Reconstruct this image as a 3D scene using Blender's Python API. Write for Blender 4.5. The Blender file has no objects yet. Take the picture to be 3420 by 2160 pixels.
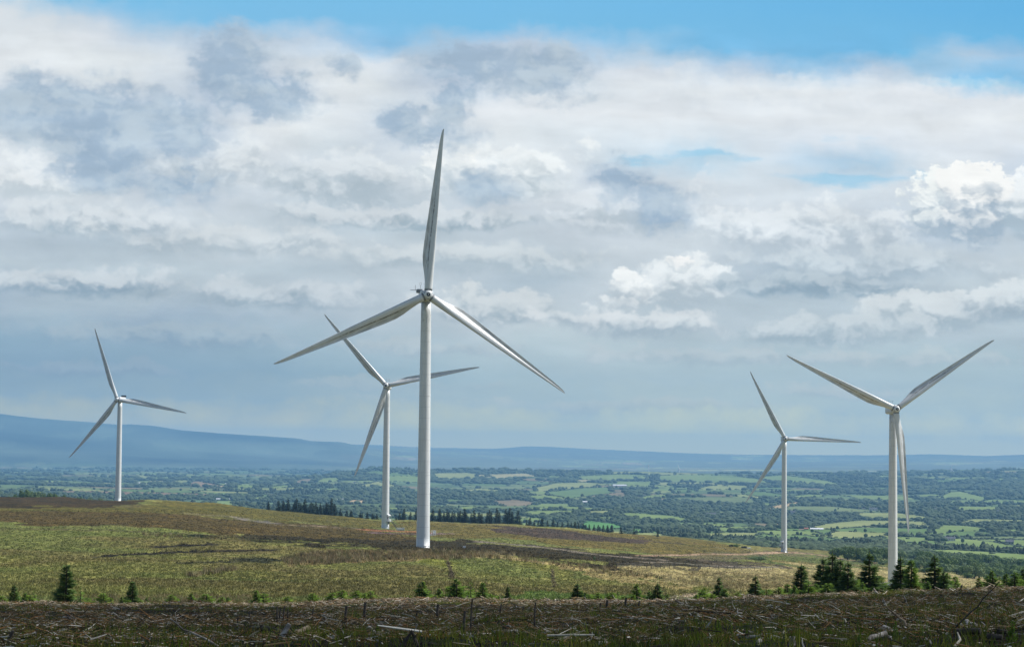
import bpy, math, numpy as np
from mathutils import Matrix, Vector
R = math.radians
rng = np.random.default_rng(11)
scene = bpy.context.scene
COL = scene.collection
# ------------------------------------------------------------------ camera
W0, H0, F = 3420.0, 2160.0, 7713.0          # photograph size, focal length in its pixels
PITCH, ROLL, CZ = R(3.34), R(0.62), 200.0
cam = bpy.data.cameras.new("camera"); camo = bpy.data.objects.new("camera", cam); COL.objects.link(camo)
cam.sensor_width = 36.0; cam.lens = 36.0*F/W0; cam.clip_start = 0.5; cam.clip_end = 120000
RM = Matrix.Rotation(R(90)+PITCH, 3, 'X') @ Matrix.Rotation(ROLL, 3, 'Z')
camo.matrix_world = Matrix.Translation((0, 0, CZ)) @ RM.to_4x4()
scene.camera = camo
RN = np.array(RM)
# ------------------------------------------------------------------ render settings, sun
scene.render.engine = 'CYCLES'
cy = scene.cycles
cy.use_denoising = True; cy.volume_bounces = 0; cy.max_bounces = 5; cy.diffuse_bounces = 2; cy.glossy_bounces = 2
cy.transmission_bounces = 2; cy.transparent_max_bounces = 6
vs = scene.view_settings; vs.view_transform = 'Standard'; vs.look = 'None'; vs.gamma = 1.0; vs.exposure = 0.4; vs.use_curve_mapping = False
SUN_EL, SUN_AZ = R(47), R(77)                # azimuth clockwise from the view direction +Y
sd = Vector((math.sin(SUN_AZ)*math.cos(SUN_EL), math.cos(SUN_AZ)*math.cos(SUN_EL), math.sin(SUN_EL)))
sl = bpy.data.lights.new("sun", 'SUN'); sl.energy = 4.8; sl.angle = R(0.53); sl.color = (1.0, 0.965, 0.915)
so = bpy.data.objects.new("sun", sl); COL.objects.link(so); so.rotation_euler = sd.to_track_quat('Z', 'Y').to_euler()
EX = 2**0.4
HAZE_D, HAZE_TOP, HAZE_FAR = 5.6e-5, 400.0, 36000.0
HAZE_S = (0.185, 0.41, 0.655)                  # light the air scatters (after exposure), measured on test renders
# ------------------------------------------------------------------ small node helpers
def lin(c):
    return tuple(((v/255)/12.92 if v/255 <= 0.04045 else ((v/255+0.055)/1.055)**2.4) for v in c)
class NT:
    def __init__(s, nt): s.nt = nt; nt.nodes.clear()
    def n(s, t, ins=None, **kw):
        nd = s.nt.nodes.new(t)
        for k, v in kw.items(): setattr(nd, k, v)
        for k, v in (ins or {}).items():
            sock = nd.inputs[k]
            if hasattr(v, 'is_linked') or isinstance(v, bpy.types.NodeSocket): s.nt.links.new(v, sock)
            else: sock.default_value = v
        return nd
    def m(s, op, a, b=None, c=None, clamp=False):
        d = {0: a}
        if b is not None: d[1] = b
        if c is not None: d[2] = c
        return s.n('ShaderNodeMath', d, operation=op, use_clamp=clamp).outputs[0]
    def vm(s, op, a, b=None):
        d = {0: a}
        if b is not None: d[1] = b
        nd = s.n('ShaderNodeVectorMath', d, operation=op)
        return nd.outputs['Value'] if op in ('LENGTH', 'DOT_PRODUCT') else nd.outputs[0]
    def ss(s, v, a, b, lo=0.0, hi=1.0):
        return s.n('ShaderNodeMapRange', {'Value': v, 'From Min': a, 'From Max': b, 'To Min': lo, 'To Max': hi}, interpolation_type='SMOOTHSTEP').outputs[0]
    def mix(s, f, a, b, blend='MIX'):
        nd = s.n('ShaderNodeMix', data_type='RGBA', blend_type=blend)
        for i, v in ((0, f), (6, a), (7, b)):
            if isinstance(v, bpy.types.NodeSocket): s.nt.links.new(v, nd.inputs[i])
            else: nd.inputs[i].default_value = v if i == 0 else (*v[:3], 1)
        return nd.outputs[2]
    dim = '3D'
    def noise(s, vec, scale, detail=3.0, rough=0.5, out=0):
        nd = s.nt.nodes.new('ShaderNodeTexNoise'); nd.noise_dimensions = s.dim; s.nt.links.new(vec, nd.inputs['Vector'])
        nd.inputs['Scale'].default_value = scale; nd.inputs['Detail'].default_value = detail; nd.inputs['Roughness'].default_value = rough
        return nd.outputs[out]
    def scale(s, vec, k): return s.vm('MULTIPLY', vec, k)
# ------------------------------------------------------------------ world: Nishita sky behind a cloud deck, by direction
world = bpy.data.worlds.new("World"); scene.world = world; world.use_nodes = True
w = NT(world.node_tree)
sky = w.n('ShaderNodeTexSky', sky_type='NISHITA', sun_disc=False, sun_elevation=SUN_EL, sun_rotation=SUN_AZ, air_density=1.0, dust_density=0.6, ozone_density=1.6).outputs[0]
tc = w.n('ShaderNodeTexCoord').outputs['Generated']
sx = w.n('ShaderNodeSeparateXYZ', {0: tc})
yy = w.m('MAXIMUM', w.m('ABSOLUTE', sx.outputs[1]), 0.12)
u = w.m('DIVIDE', sx.outputs[0], yy)
v = w.m('ADD', w.m('DIVIDE', sx.outputs[2], yy), w.m('MULTIPLY', u, math.tan(ROLL)))
# P: sky coordinates in thousandths of the focal length; P.x to the right, P.y upwards from the horizon
KS = F/1000*0.996
P = w.n('ShaderNodeCombineXYZ', {0: w.m('MULTIPLY', u, KS), 1: w.m('MULTIPLY', v, KS), 2: 0.0}).outputs[0]
def sp(X, Y): return ((X-1710)/1000, (1532-Y)/1000)
w.dim = '2D'
warpA = w.vm('SUBTRACT', w.noise(w.scale(P, (1, 1.7, 1)), 3.2, 5, 0.58, 1), (0.5, 0.5, 0.5))
warpB = w.vm('SUBTRACT', w.noise(w.scale(P, (1, 1.2, 1)), 13.0, 4, 0.6, 1), (0.5, 0.5, 0.5))
Pw = w.vm('ADD', P, w.vm('ADD', w.scale(warpA, (0.26, 0.11, 0)), w.scale(warpB, (0.06, 0.035, 0))))
ps = w.n('ShaderNodeSeparateXYZ', {0: Pw})
SKY = [  # (row height in the sky, colours from left to right, each given with its column)
(0, {0:(165,203,230),180:(132,192,230),360:(126,191,232),1710:(122,189,232),3420:(106,180,228)}),
(80, {0:(217,224,231),180:(207,217,227),360:(180,205,227),540:(140,194,230),720:(128,190,230),1710:(124,189,230),3420:(112,183,228)}),
(150, {0:(222,228,234),180:(220,226,232),360:(214,221,230),540:(192,209,226),720:(188,204,222),900:(197,211,226),1080:(178,204,228),1260:(140,192,230),1440:(168,199,225),1620:(188,204,224),1800:(192,207,224),1980:(178,204,228),2160:(163,201,230),2340:(130,190,230),2880:(120,186,229),3060:(128,189,228),3240:(176,203,226),3420:(160,196,226)}),
(220, {0:(226,231,236),360:(224,230,235),540:(216,224,232),720:(192,205,221),900:(207,217,228),1080:(216,224,232),1260:(213,221,230),1440:(192,205,219),1800:(198,209,223),1980:(212,221,231),2160:(214,222,232),2340:(196,213,230),2520:(186,208,230),2700:(166,202,230),2880:(188,209,230),3060:(180,206,228),3240:(138,193,230),3420:(138,193,230)}),
(290, {0:(226,231,237),360:(223,229,234),540:(208,218,229),720:(184,199,218),900:(198,210,225),1080:(223,229,235),1260:(221,228,234),1440:(190,203,219),1620:(205,216,228),1800:(222,229,236),2700:(226,232,238),3060:(228,233,240),3420:(225,231,238)}),
(370, {0:(196,209,224),180:(207,218,229),360:(200,212,226),540:(204,215,227),720:(198,210,224),900:(217,225,233),1080:(226,232,238),1260:(214,223,232),1440:(218,226,234),1620:(228,233,239),3420:(229,234,239)}),
(450, {0:(196,209,224),360:(195,208,223),540:(194,207,223),720:(213,222,232),900:(229,234,239),1080:(223,230,236),1260:(203,214,226),1440:(206,217,229),1620:(225,232,238),2340:(217,227,236),2700:(218,227,237),3420:(223,230,238)}),
(520, {0:(223,230,236),180:(200,212,224),360:(190,203,219),540:(194,207,222),720:(213,222,231),900:(219,226,233),1080:(211,221,229),1260:(208,218,228),1440:(224,231,238),1800:(226,233,239),1980:(217,227,236),2160:(204,222,236),2340:(180,211,232),2520:(212,225,236),2700:(192,215,234),2880:(184,211,232),3060:(213,224,234),3240:(222,230,238),3420:(205,217,231)}),
(600, {0:(226,232,238),180:(218,225,233),360:(196,208,221),540:(196,209,222),720:(212,221,230),900:(212,221,230),1080:(206,216,226),1260:(205,215,225),1440:(213,222,230),1620:(203,214,225),1800:(220,228,235),1980:(200,211,223),2160:(206,217,228),2340:(215,225,234),2880:(213,223,232),3060:(216,225,234),3420:(214,224,233)}),
(680, {0:(214,222,231),180:(218,226,233),360:(209,218,227),540:(194,206,218),720:(202,212,222),1080:(196,208,219),1440:(196,208,218),1620:(205,215,225),1800:(210,219,228),2160:(202,213,223),2520:(215,224,233),2880:(212,222,232),3060:(200,212,224),3420:(202,213,225)}),
(760, {0:(194,207,219),360:(202,213,222),540:(206,216,225),720:(201,212,221),1080:(191,205,216),1440:(183,198,209),1620:(190,203,214),1980:(200,210,220),2340:(206,217,226),2700:(205,216,226),2880:(196,209,220),3060:(186,201,216),3420:(187,202,215)}),
(840, {0:(184,199,212),360:(180,196,209),540:(191,205,216),720:(201,212,221),1080:(201,212,221),1440:(197,209,218),1800:(193,206,216),1980:(196,208,218),2160:(203,214,223),2340:(206,217,226),2520:(190,204,216),2700:(184,200,213),2880:(191,205,217),3420:(199,211,220)}),
(920, {0:(187,202,213),360:(186,201,212),720:(186,201,212),1080:(181,197,209),1440:(193,206,216),1620:(183,198,210),1800:(177,194,207),1980:(196,209,219),2160:(196,209,219),2340:(198,210,220),2520:(177,194,208),2700:(171,190,205),2880:(180,197,210),3240:(191,205,215),3420:(189,203,214)}),
(1000, {0:(164,184,202),180:(174,192,207),360:(181,198,210),900:(188,202,213),1440:(190,204,215),1620:(182,198,210),1980:(195,208,218),2160:(186,202,213),2700:(181,198,210),3060:(192,206,216),3420:(182,199,210)}),
(1080, {0:(166,186,203),180:(169,189,204),540:(159,181,200),900:(169,189,205),1260:(182,198,210),1800:(192,206,215),2160:(182,198,210),2700:(185,201,212),3420:(179,197,209)}),
(1160, {0:(143,174,196),540:(147,176,197),900:(157,184,201),1260:(168,192,206),1620:(177,198,210),1980:(182,202,212),2520:(176,198,209),3420:(171,195,207)}),
(1260, {0:(135,168,193),900:(141,173,195),1260:(152,182,200),1620:(162,189,204),2160:(167,192,206),3420:(166,192,206)}),
(1350, {0:(140,173,196),900:(145,177,198),1260:(154,183,201),2160:(165,192,206),3420:(167,194,207)}),
(1440, {0:(149,181,202),900:(152,183,203),1260:(156,186,203),2160:(162,191,205),3420:(168,195,208)}),
(1520, {0:(154,185,204),1710:(160,189,205),3420:(167,195,208)}),
]
def unhaze(c, Y):
    el = max((1532-Y)/F, 0.004)
    T = math.exp(-HAZE_D*min(HAZE_FAR, HAZE_TOP/math.tan(el)))
    return [min(2.4, max(0.05, (a-(1-T)*s)/T))/4 for a, s in zip(lin(c), HAZE_S)]
cur = None
for i, (Yr, cols) in enumerate(SKY):
    rp = w.n('ShaderNodeValToRGB'); cr = rp.color_ramp; cr.interpolation = 'CARDINAL'
    w.nt.links.new(w.n('ShaderNodeMapRange', {'Value': ps.outputs[0], 'From Min': -1.80, 'From Max': 1.80}).outputs[0], rp.inputs[0])
    ks = sorted(cols); px_ = [((k-1710)/1000+1.80)/3.60 for k in ks]
    full = np.arange(0, 3421, 180.0)
    vals = np.array([np.interp(full, ks, [unhaze(cols[k], Yr)[j] for k in ks]) for j in range(3)]).T
    els = cr.elements
    for j, X in enumerate(full):
        p_ = ((X-1710)/1000+1.80)/3.60
        e = els[j] if j < 2 else els.new(p_)
        e.position = p_; e.color = (*vals[j], 1)
    if cur is None: cur = rp.outputs[0]; prevY = Yr; continue
    y1, y0 = sp(0, Yr)[1], sp(0, prevY)[1]
    cur = w.mix(w.n('ShaderNodeMapRange', {'Value': ps.outputs[1], 'From Min': y0, 'From Max': y1}).outputs[0], cur, rp.outputs[0]); prevY = Yr
cur = w.vm('MULTIPLY', cur, (4/EX, 4/EX, 4/EX))
fine = w.noise(w.scale(P, (1, 1.3, 1)), 9.0, 8, 0.60, 0)
strat = w.noise(w.scale(P, (0.6, 3.2, 1)), 5.0, 6, 0.55, 0)
Pv = w.vm('ADD', w.scale(P, (1, 1.35, 1)), w.vm('ADD', w.scale(warpA, (0.16, 0.12, 0)), w.scale(warpB, (0.06, 0.06, 0))))
def billow(vec):
    nd = w.n('ShaderNodeTexVoronoi', {'Vector': vec, 'Scale': 5.5, 'Smoothness': 0.8, 'Detail': 2.0, 'Roughness': 0.6, 'Lacunarity': 2.6}, feature='SMOOTH_F1', voronoi_dimensions='2D')
    nd.normalize = True
    return nd.outputs['Distance']
bil = billow(Pv)
relief = w.m('SUBTRACT', billow(w.vm('ADD', Pv, (0.022, 0.034, 0))), bil)      # bright where a puff faces up and right
Pe = w.vm('ADD', P, w.vm('ADD', w.scale(warpA, (0.18, 0.12, 0)), w.scale(warpB, (0.09, 0.08, 0))))
def ell(lst, vec):
    o = None
    for (X, Y, rx, ry) in lst:
        a, b = sp(X, Y)
        df = w.vm('SUBTRACT', vec, (a, b, 0)); df = w.vm('MAXIMUM', df, w.vm('MULTIPLY', df, (1, 0.6, 1)))     # lower edges fade out more slowly
        d = w.vm('LENGTH', w.vm('MULTIPLY', df, (1000/rx, 1000/ry, 0)))
        f = w.m('MULTIPLY', w.m('SUBTRACT', 1.0, d), min(1.0, ry/60))
        o = f if o is None else w.m('MAXIMUM', o, f)
    return o
dark = ell([(290,410,290,120),(85,375,110,95),(340,545,210,80),(570,430,170,90),(600,640,140,34),(760,215,150,115),(860,320,190,62),(980,300,80,40),
            (1560,205,190,75),(1800,210,200,70),(1500,330,80,60),(1140,230,60,30),(1320,395,90,50),(1430,450,130,42),(2080,590,110,62),(2200,690,130,46),(2170,640,80,36),
            (1610,620,110,42)], Pe)
blu = ell([(2400,505,130,16),(2110,525,90,14),(2800,558,260,24),(3080,548,150,14),(2990,448,120,10),(3300,245,170,18)], Pw)
Ps = w.vm('ADD', w.scale(P, (1, 2.0, 1)), w.scale(warpA, (0.20, 0.26, 0)))
band = w.m('SUBTRACT', w.noise(Ps, 3.6, 7, 0.52, 0), w.noise(w.vm('ADD', Ps, (0.03, 0.085, 0)), 3.6, 7, 0.52, 0))   # lit tops over flat grey bases
low = w.noise(w.scale(P, (1, 1.5, 1)), 3.4, 4, 0.55, 0)
nd_ = w.m('ADD', w.m('MULTIPLY', w.m('SUBTRACT', fine, 0.5), 2.3), w.m('ADD', w.m('MULTIPLY', w.m('SUBTRACT', low, 0.5), 1.5), w.m('MULTIPLY', w.m('SUBTRACT', 0.36, bil), 1.2)))
soft = w.ss(w.m('ADD', dark, w.m('MULTIPLY', nd_, 0.45)), -0.35, 0.55)
crisp = w.m('MULTIPLY', w.ss(w.m('ADD', dark, nd_), -0.10, 0.40), soft)
dm = w.m('ADD', w.m('MULTIPLY', soft, 0.55), w.m('MULTIPLY', crisp, 0.45))
cur = w.mix(w.m('MULTIPLY', w.ss(w.m('ADD', blu, w.m('MULTIPLY', w.m('SUBTRACT', strat, 0.5), 1.4)), 0.0, 0.45), 0.75), cur, [c/EX for c in lin((158,206,232))])
# cloud banks, far to near: centre, half width, height above and below it, colour of the lit top and of the base, cover, softness
BANKS = [(2650,300,900,90,120,(230,235,240),(216,224,233),.5,.9),(150,640,330,115,90,(232,237,241),(206,216,224),.8,.45),(640,575,360,130,120,(226,232,237),(198,209,219),.75,.5),(1150,610,320,95,150,(220,227,233),(186,200,211),.75,.5),
 (300,770,460,75,70,(214,222,229),(176,192,205),.85,.6),(1640,575,330,85,130,(236,241,244),(196,208,217),.8,.45),(1500,560,110,80,80,(244,247,248),(215,224,231),.7,.3),(2090,700,340,110,110,(220,227,234),(192,204,214),.75,.5),(2680,750,430,95,100,(226,233,239),(194,206,217),.8,.45),
 (3160,650,150,110,150,(242,246,248),(180,196,211),.9,.22),(3270,640,160,125,170,(245,248,250),(176,193,209),.95,.2),(3440,640,110,90,160,(236,241,245),(184,200,213),.9,.25),
 (1400,735,520,42,45,(208,216,223),(168,186,199),.8,.5),(760,830,520,60,75,(210,218,224),(184,198,209),.7,.6),(1560,870,520,60,65,(208,217,223),(182,197,208),.7,.6),(2950,860,480,70,80,(206,217,225),(176,193,207),.7,.6),
 (2290,935,200,85,110,(232,238,242),(192,205,215),.75,.4),(2245,870,48,26,40,(246,248,249),(220,228,234),.8,.3),(2100,955,72,62,90,(240,244,246),(200,211,220),.8,.3),(2040,1020,130,42,60,(228,234,238),(192,205,215),.7,.4),
 (2740,940,420,48,52,(186,201,212),(158,180,197),.85,.6),(3130,1020,230,75,65,(212,221,227),(178,195,207),.8,.4),(3360,980,170,75,80,(214,223,229),(176,193,206),.8,.4),
 (220,980,470,60,60,(198,209,218),(156,178,196),.85,.6),(930,1010,460,60,65,(198,209,218),(166,185,200),.75,.6),(1620,1035,300,75,65,(206,215,221),(176,193,205),.8,.45),(2080,1075,370,48,52,(212,220,226),(176,193,206),.8,.5),
 (2720,1080,420,60,60,(200,212,220),(172,191,204),.75,.5),(600,1150,560,52,62,(168,188,203),(140,167,190),.7,.7),(1500,1170,420,40,40,(184,200,210),(164,185,200),.7,.7),(2400,1180,600,40,42,(188,203,213),(166,187,201),.7,.7),(3150,1175,330,40,42,(188,203,212),(166,187,201),.7,.7),
 (300,1265,420,30,34,(150,176,197),(134,163,188),.6,.8),(1250,1300,500,28,32,(166,188,202),(152,178,197),.6,.8),(2800,1292,260,34,26,(180,198,209),(164,187,202),.7,.7),(2100,1350,700,20,24,(174,194,206),(160,184,200),.6,.9)]
Pc = w.vm('ADD', P, w.vm('ADD', w.scale(warpA, (0.14, 0.07, 0)), w.scale(warpB, (0.06, 0.05, 0))))
nb1 = w.m('ADD', w.m('MULTIPLY', w.m('SUBTRACT', fine, 0.5), 1.7), w.m('MULTIPLY', w.m('SUBTRACT', 0.36, bil), 1.5))
nb2 = w.m('ADD', nb1, w.m('MULTIPLY', w.m('SUBTRACT', low, 0.5), 1.8))
tex = w.m('ADD', w.m('MULTIPLY', w.m('MINIMUM', w.m('MAXIMUM', relief, -0.10), 0.10), 2.6), w.m('ADD', w.m('MULTIPLY', w.m('SUBTRACT', fine, 0.5), 0.9), w.m('MULTIPLY', band, 0.9)))
for k, (X, Y, rx, rt, rb_, ct_, cb_, cov, sf) in enumerate(BANKS):
    ca, cb = sp(X, Y); d = w.vm('SUBTRACT', Pc, (ca, cb, 0)); rb_ = rb_*0.95
    if 500 < Y < 1120: cb_ = (cb_[0]-11, cb_[1]-9, cb_[2]-8); ct_ = tuple(min(250, c+4) for c in ct_); cov = min(.97, cov+.08)
    q = w.vm('MAXIMUM' if rt <= rb_ else 'MINIMUM', w.vm('MULTIPLY', d, (1000/rx, 1000/rt, 0)), w.vm('MULTIPLY', d, (1000/rx, 1000/rb_, 0)))
    # (the smaller or larger factor is picked on each side; across, both are the same)
    yq = w.n('ShaderNodeSeparateXYZ', {0: q}).outputs[1]
    g = w.ss(w.m('ADD', yq, w.m('MULTIPLY', tex, 1.3)), -0.75, 0.55)
    f = w.m('ADD', w.m('SUBTRACT', 1.0, w.vm('LENGTH', q)), w.m('MULTIPLY', nb2 if k % 2 else nb1, w.m('MULTIPLY_ADD', w.ss(yq, -0.6, 0.5), 0.78, 0.22)))
    mk_ = w.m('MULTIPLY', w.ss(f, 0.0, sf), cov)
    colr = w.mix(g, [c*4/EX for c in unhaze(cb_, Y)], [c*4/EX for c in unhaze(ct_, Y)])
    cur = w.mix(mk_, cur, colr)
cur = w.mix(w.m('MULTIPLY', dm, 0.90), cur, w.mix(w.ss(w.m('ADD', low, w.m('MULTIPLY', tex, 0.35)), 0.38, 0.74), [c/EX for c in lin((164,183,203))], [c/EX for c in lin((193,206,217))]))
lum = w.m('ADD', 1.0, w.m('ADD', w.m('MULTIPLY', w.m('MULTIPLY', band, w.ss(ps.outputs[1], 0.25, 0.5)), 0.22), w.m('MULTIPLY', w.m('SUBTRACT', strat, 0.5), w.ss(ps.outputs[1], 0.05, 0.40, 0.08, 0.26))))
hi = w.ss(ps.outputs[1], 1.36, 1.48)          # the clear band above the cloud deck stays smooth
lum = w.mix(hi, w.n('ShaderNodeCombineColor', {0: lum, 1: lum, 2: lum}).outputs[0], (1, 1, 1))
deck = w.mix(1.0, cur, lum, 'MULTIPLY')
# above the deck: the blue sky with scattered cloud
w.dim = '3D'
sc2 = w.ss(w.noise(w.scale(tc, (1, 1, 2.4)), 3.0, 7, 0.6, 0), 0.52, 0.66)
high = w.mix(sc2, w.vm('MULTIPLY', sky, (0.07, 0.07, 0.07)), (0.48, 0.52, 0.57))
deck = w.mix(1.0, deck, (0.985, 1.0, 0.992), 'MULTIPLY')
allsky = w.mix(w.ss(v, 0.215, 0.34), deck, high)
allsky = w.mix(w.ss(sx.outputs[2], -0.002, -0.012), allsky, (0.10, 0.115, 0.07))      # the land beyond the modelled ground
bg = w.n('ShaderNodeBackground', {'Color': allsky, 'Strength': 1.0})
w.n('ShaderNodeOutputWorld', {'Surface': bg.outputs[0]})
# ------------------------------------------------------------------ numpy noise
def _h(ix, iy, s):
    h = (ix.astype(np.int64)*374761393 + iy.astype(np.int64)*668265263 + s*144269504) & 0xffffffff
    h = ((h ^ (h >> 13))*1274126177) & 0xffffffff
    return ((h ^ (h >> 16)) & 0xffff)/65535.0
def vn(x, y, s=0):
    x0 = np.floor(x); y0 = np.floor(y); fx = x-x0; fy = y-y0
    fx = fx*fx*(3-2*fx); fy = fy*fy*(3-2*fy)
    return (_h(x0, y0, s)*(1-fx)+_h(x0+1, y0, s)*fx)*(1-fy)+(_h(x0, y0+1, s)*(1-fx)+_h(x0+1, y0+1, s)*fx)*fy
def fbm(x, y, sc, o=4, s=0, g=0.5):
    a = 1.0; t = 0; n = 0; x = np.asarray(x, float)/sc; y = np.asarray(y, float)/sc
    for i in range(o):
        t = t+a*vn(x*2**i+17.3*i, y*2**i-9.1*i, s+i); n += a; a *= g
    return t/n
# ------------------------------------------------------------------ pixel <-> world
def rays(X, Y):
    d = np.stack([(np.asarray(X, float)-W0/2)/F, -(np.asarray(Y, float)-H0/2)/F, -np.ones(np.shape(X))], -1) @ RN.T
    return d/np.hypot(d[..., 0], d[..., 1])[..., None]      # horizontal length 1
def at(X, Y, D):
    d = rays(X, Y)*D; return Vector((float(d[0]), float(d[1]), CZ+float(d[2])))
def project(p):
    p = np.asarray(p, float)-np.array([0, 0, CZ]); q = p @ RN
    return W0/2+F*q[..., 0]/-q[..., 2], H0/2-F*q[..., 1]/-q[..., 2]
SKYL = {0:1383,130:1397,300:1409,390:1419,440:1416,500:1420,600:1436,800:1451,1000:1465,1040:1473,1140:1475,1240:1483,1400:1492,1640:1498,1700:1495,1750:1490,1830:1491,1950:1497,2100:1503,2280:1510,2500:1517,2700:1519,2900:1520,3100:1516,3300:1522,3420:1517}
CRE = {0:2018,400:2021,860:2022,1400:2004,1720:2014,2300:2009,2580:2002,2700:1994,2900:1984,3200:1973,3420:1967}
RINGS = [
(8,{0:3265}),(20,{0:2292}),(30,{0:2172,3420:2168}),(45,{0:2122,1700:2118,3420:2092}),(70,{0:2076,1700:2070,2600:2050,3420:2026}),
(100,{0:2043,1700:2036,2600:2018,3420:1987}),(128,CRE),(165,{k:v+14 for k,v in CRE.items()}),
(230,{0:2013,860:2014,1400:2006,1720:2010,2300:2004,2600:2000,2900:1998,3420:1992}),
(300,{0:1960,860:1965,1400:1975,1720:1985,2300:1985,2600:1985,2900:1992,3420:1985}),
(400,{0:1890,500:1890,860:1905,1400:1925,1720:1945,2300:1962,2600:1965,3000:1982,3420:1978}),
(500,{0:1835,860:1853,1400:1866,1720:1890,2000:1915,2300:1940,2600:1945,3000:1975,3420:1972}),
(600,{0:1790,500:1790,860:1810,1150:1819,1411:1829,1700:1840,1900:1863,2100:1888,2300:1912,2600:1925,3000:1970,3420:1966}),
(720,{0:1760,500:1765,860:1790,1150:1812,1411:1833,1700:1846,1900:1869,2100:1884,2300:1900,2600:1910,3000:1967,3420:1962}),
(857,{0:1730,500:1738,860:1765,1150:1785,1411:1807,1700:1822,2000:1845,2300:1868,2600:1895,2990:1963,3420:1958}),
(1085,{0:1690,500:1698,860:1735,1290:1768,1411:1773,1700:1785,2000:1808,2300:1835,2600:1868,3000:1910,3420:1952}),
(1300,{0:1666,390:1677,500:1669,700:1685,900:1709,1100:1726,1300:1742,1500:1746,1700:1756,1900:1771,2100:1789,2400:1820,2600:1849,2700:1855,3000:1887,3420:1946}),
(1400,{0:1659,200:1661,390:1673,500:1666,700:1681,900:1705,1100:1722,1300:1739,1500:1744,1700:1752,1900:1767,2100:1784,2400:1811,2622:1842,2750:1849,3000:1880,3420:1938}),
(1500,{0:1668,500:1674,900:1712,1300:1745,1500:1750,1900:1771,2100:1784,2300:1798,2500:1822,2640:1828,2750:1838,2850:1850,3000:1874,3420:1925}),
(1800,{0:1690,900:1725,1500:1765,2100:1800,2500:1835,2700:1846,3000:1864,3420:1900}),
(2200,{0:1700,900:1735,1500:1775,2100:1805,2600:1835,3000:1848,3420:1872}),
(2800,{0:1692,900:1735,1500:1768,2100:1790,2600:1808,3000:1815,3420:1830}),
(3500,{0:1678,900:1722,1500:1745,2100:1758,2600:1770,3420:1785}),
(4500,{0:1658,900:1698,1500:1712,2100:1720,2600:1730,3420:1740}),
(6000,{0:1632,900:1655,1500:1668,3000:1685,3420:1690}),
(8000,{0:1608,900:1618,1200:1610,1500:1622,2100:1632,3000:1640,3420:1645}),
(9500,{0:1593,900:1604,1150:1585,1300:1578,1500:1592,2100:1603,3000:1612,3420:1612}),
(11000,{0:1582,850:1588,1000:1596,1100:1586,1200:1575,1260:1567,1340:1567,1400:1573,1500:1570,1700:1571,2000:1576,2450:1583,2700:1580,3000:1584,3420:1580}),
(13000,{0:1572,900:1580,1200:1590,2000:1590,2450:1590,2700:1585,3000:1574,3420:1564}),
(15000,{0:1563,900:1572,1300:1578,2000:1584,3000:1580,3420:1572}),
(17000,{0:1512,400:1530,800:1550,1200:1562,1700:1568,2500:1572,3420:1572}),
(19500,{0:1440,400:1470,800:1508,1140:1535,1400:1550,1900:1562,2500:1566,3420:1564}),
(21500,{**{k:v for k,v in SKYL.items() if k<=1140},1300:1512,1400:1522,1700:1540,2500:1556,3420:1554}),
(25000,{0:1400,1000:1480,1300:1498,1500:1508,1700:1515,2500:1540,3420:1538}),
(28500,{**{0:1410,1000:1485,1140:1484},**{k:v for k,v in SKYL.items() if k>=1240}}),
(34000,{k:v+16 for k,v in SKYL.items()}),
]
AZ = np.linspace(R(-22), R(22), 900)
NODE = np.linspace(-1200, 4600, 900)
def curve_az(nodes, D):
    ks = sorted(nodes); Yv = np.interp(NODE, ks, [nodes[k] for k in ks])
    kk = 7 if len(ks) > 8 else 25
    k = np.hanning(kk+2)[1:-1]; k /= k.sum()
    Yv = np.convolve(np.pad(Yv, kk//2, 'edge'), k, 'valid')
    d = rays(NODE, Yv); a = np.arctan2(d[:, 0], d[:, 1])
    return np.interp(AZ, a, d[:, 2])
LR = np.log([r[0] for r in RINGS]); SL = np.array([curve_az(n, D) for D, n in RINGS])
LG = np.linspace(LR[0], LR[-1], 1400)
def pchip(x, y, xi):
    h = np.diff(x)[:, None]; dl = np.diff(y, axis=0)/h; m = np.zeros_like(y)
    w1 = 2*h[1:]+h[:-1]; w2 = h[1:]+2*h[:-1]; ok = dl[:-1]*dl[1:] > 0
    with np.errstate(divide='ignore', invalid='ignore'): mm = (w1+w2)/(w1/dl[:-1]+w2/dl[1:])
    m[1:-1] = np.where(ok, mm, 0); m[0] = dl[0]; m[-1] = dl[-1]
    i = np.clip(np.searchsorted(x, xi)-1, 0, len(x)-2); t = ((xi-x[i])/(x[i+1]-x[i]))[:, None]; hh = (x[i+1]-x[i])[:, None]
    return (2*t**3-3*t**2+1)*y[i]+(t**3-2*t**2+t)*hh*m[i]+(-2*t**3+3*t**2)*y[i+1]+(t**3-t**2)*hh*m[i+1]
TB = pchip(LR, SL, LG)                       # slope z/D by distance and azimuth
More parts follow.
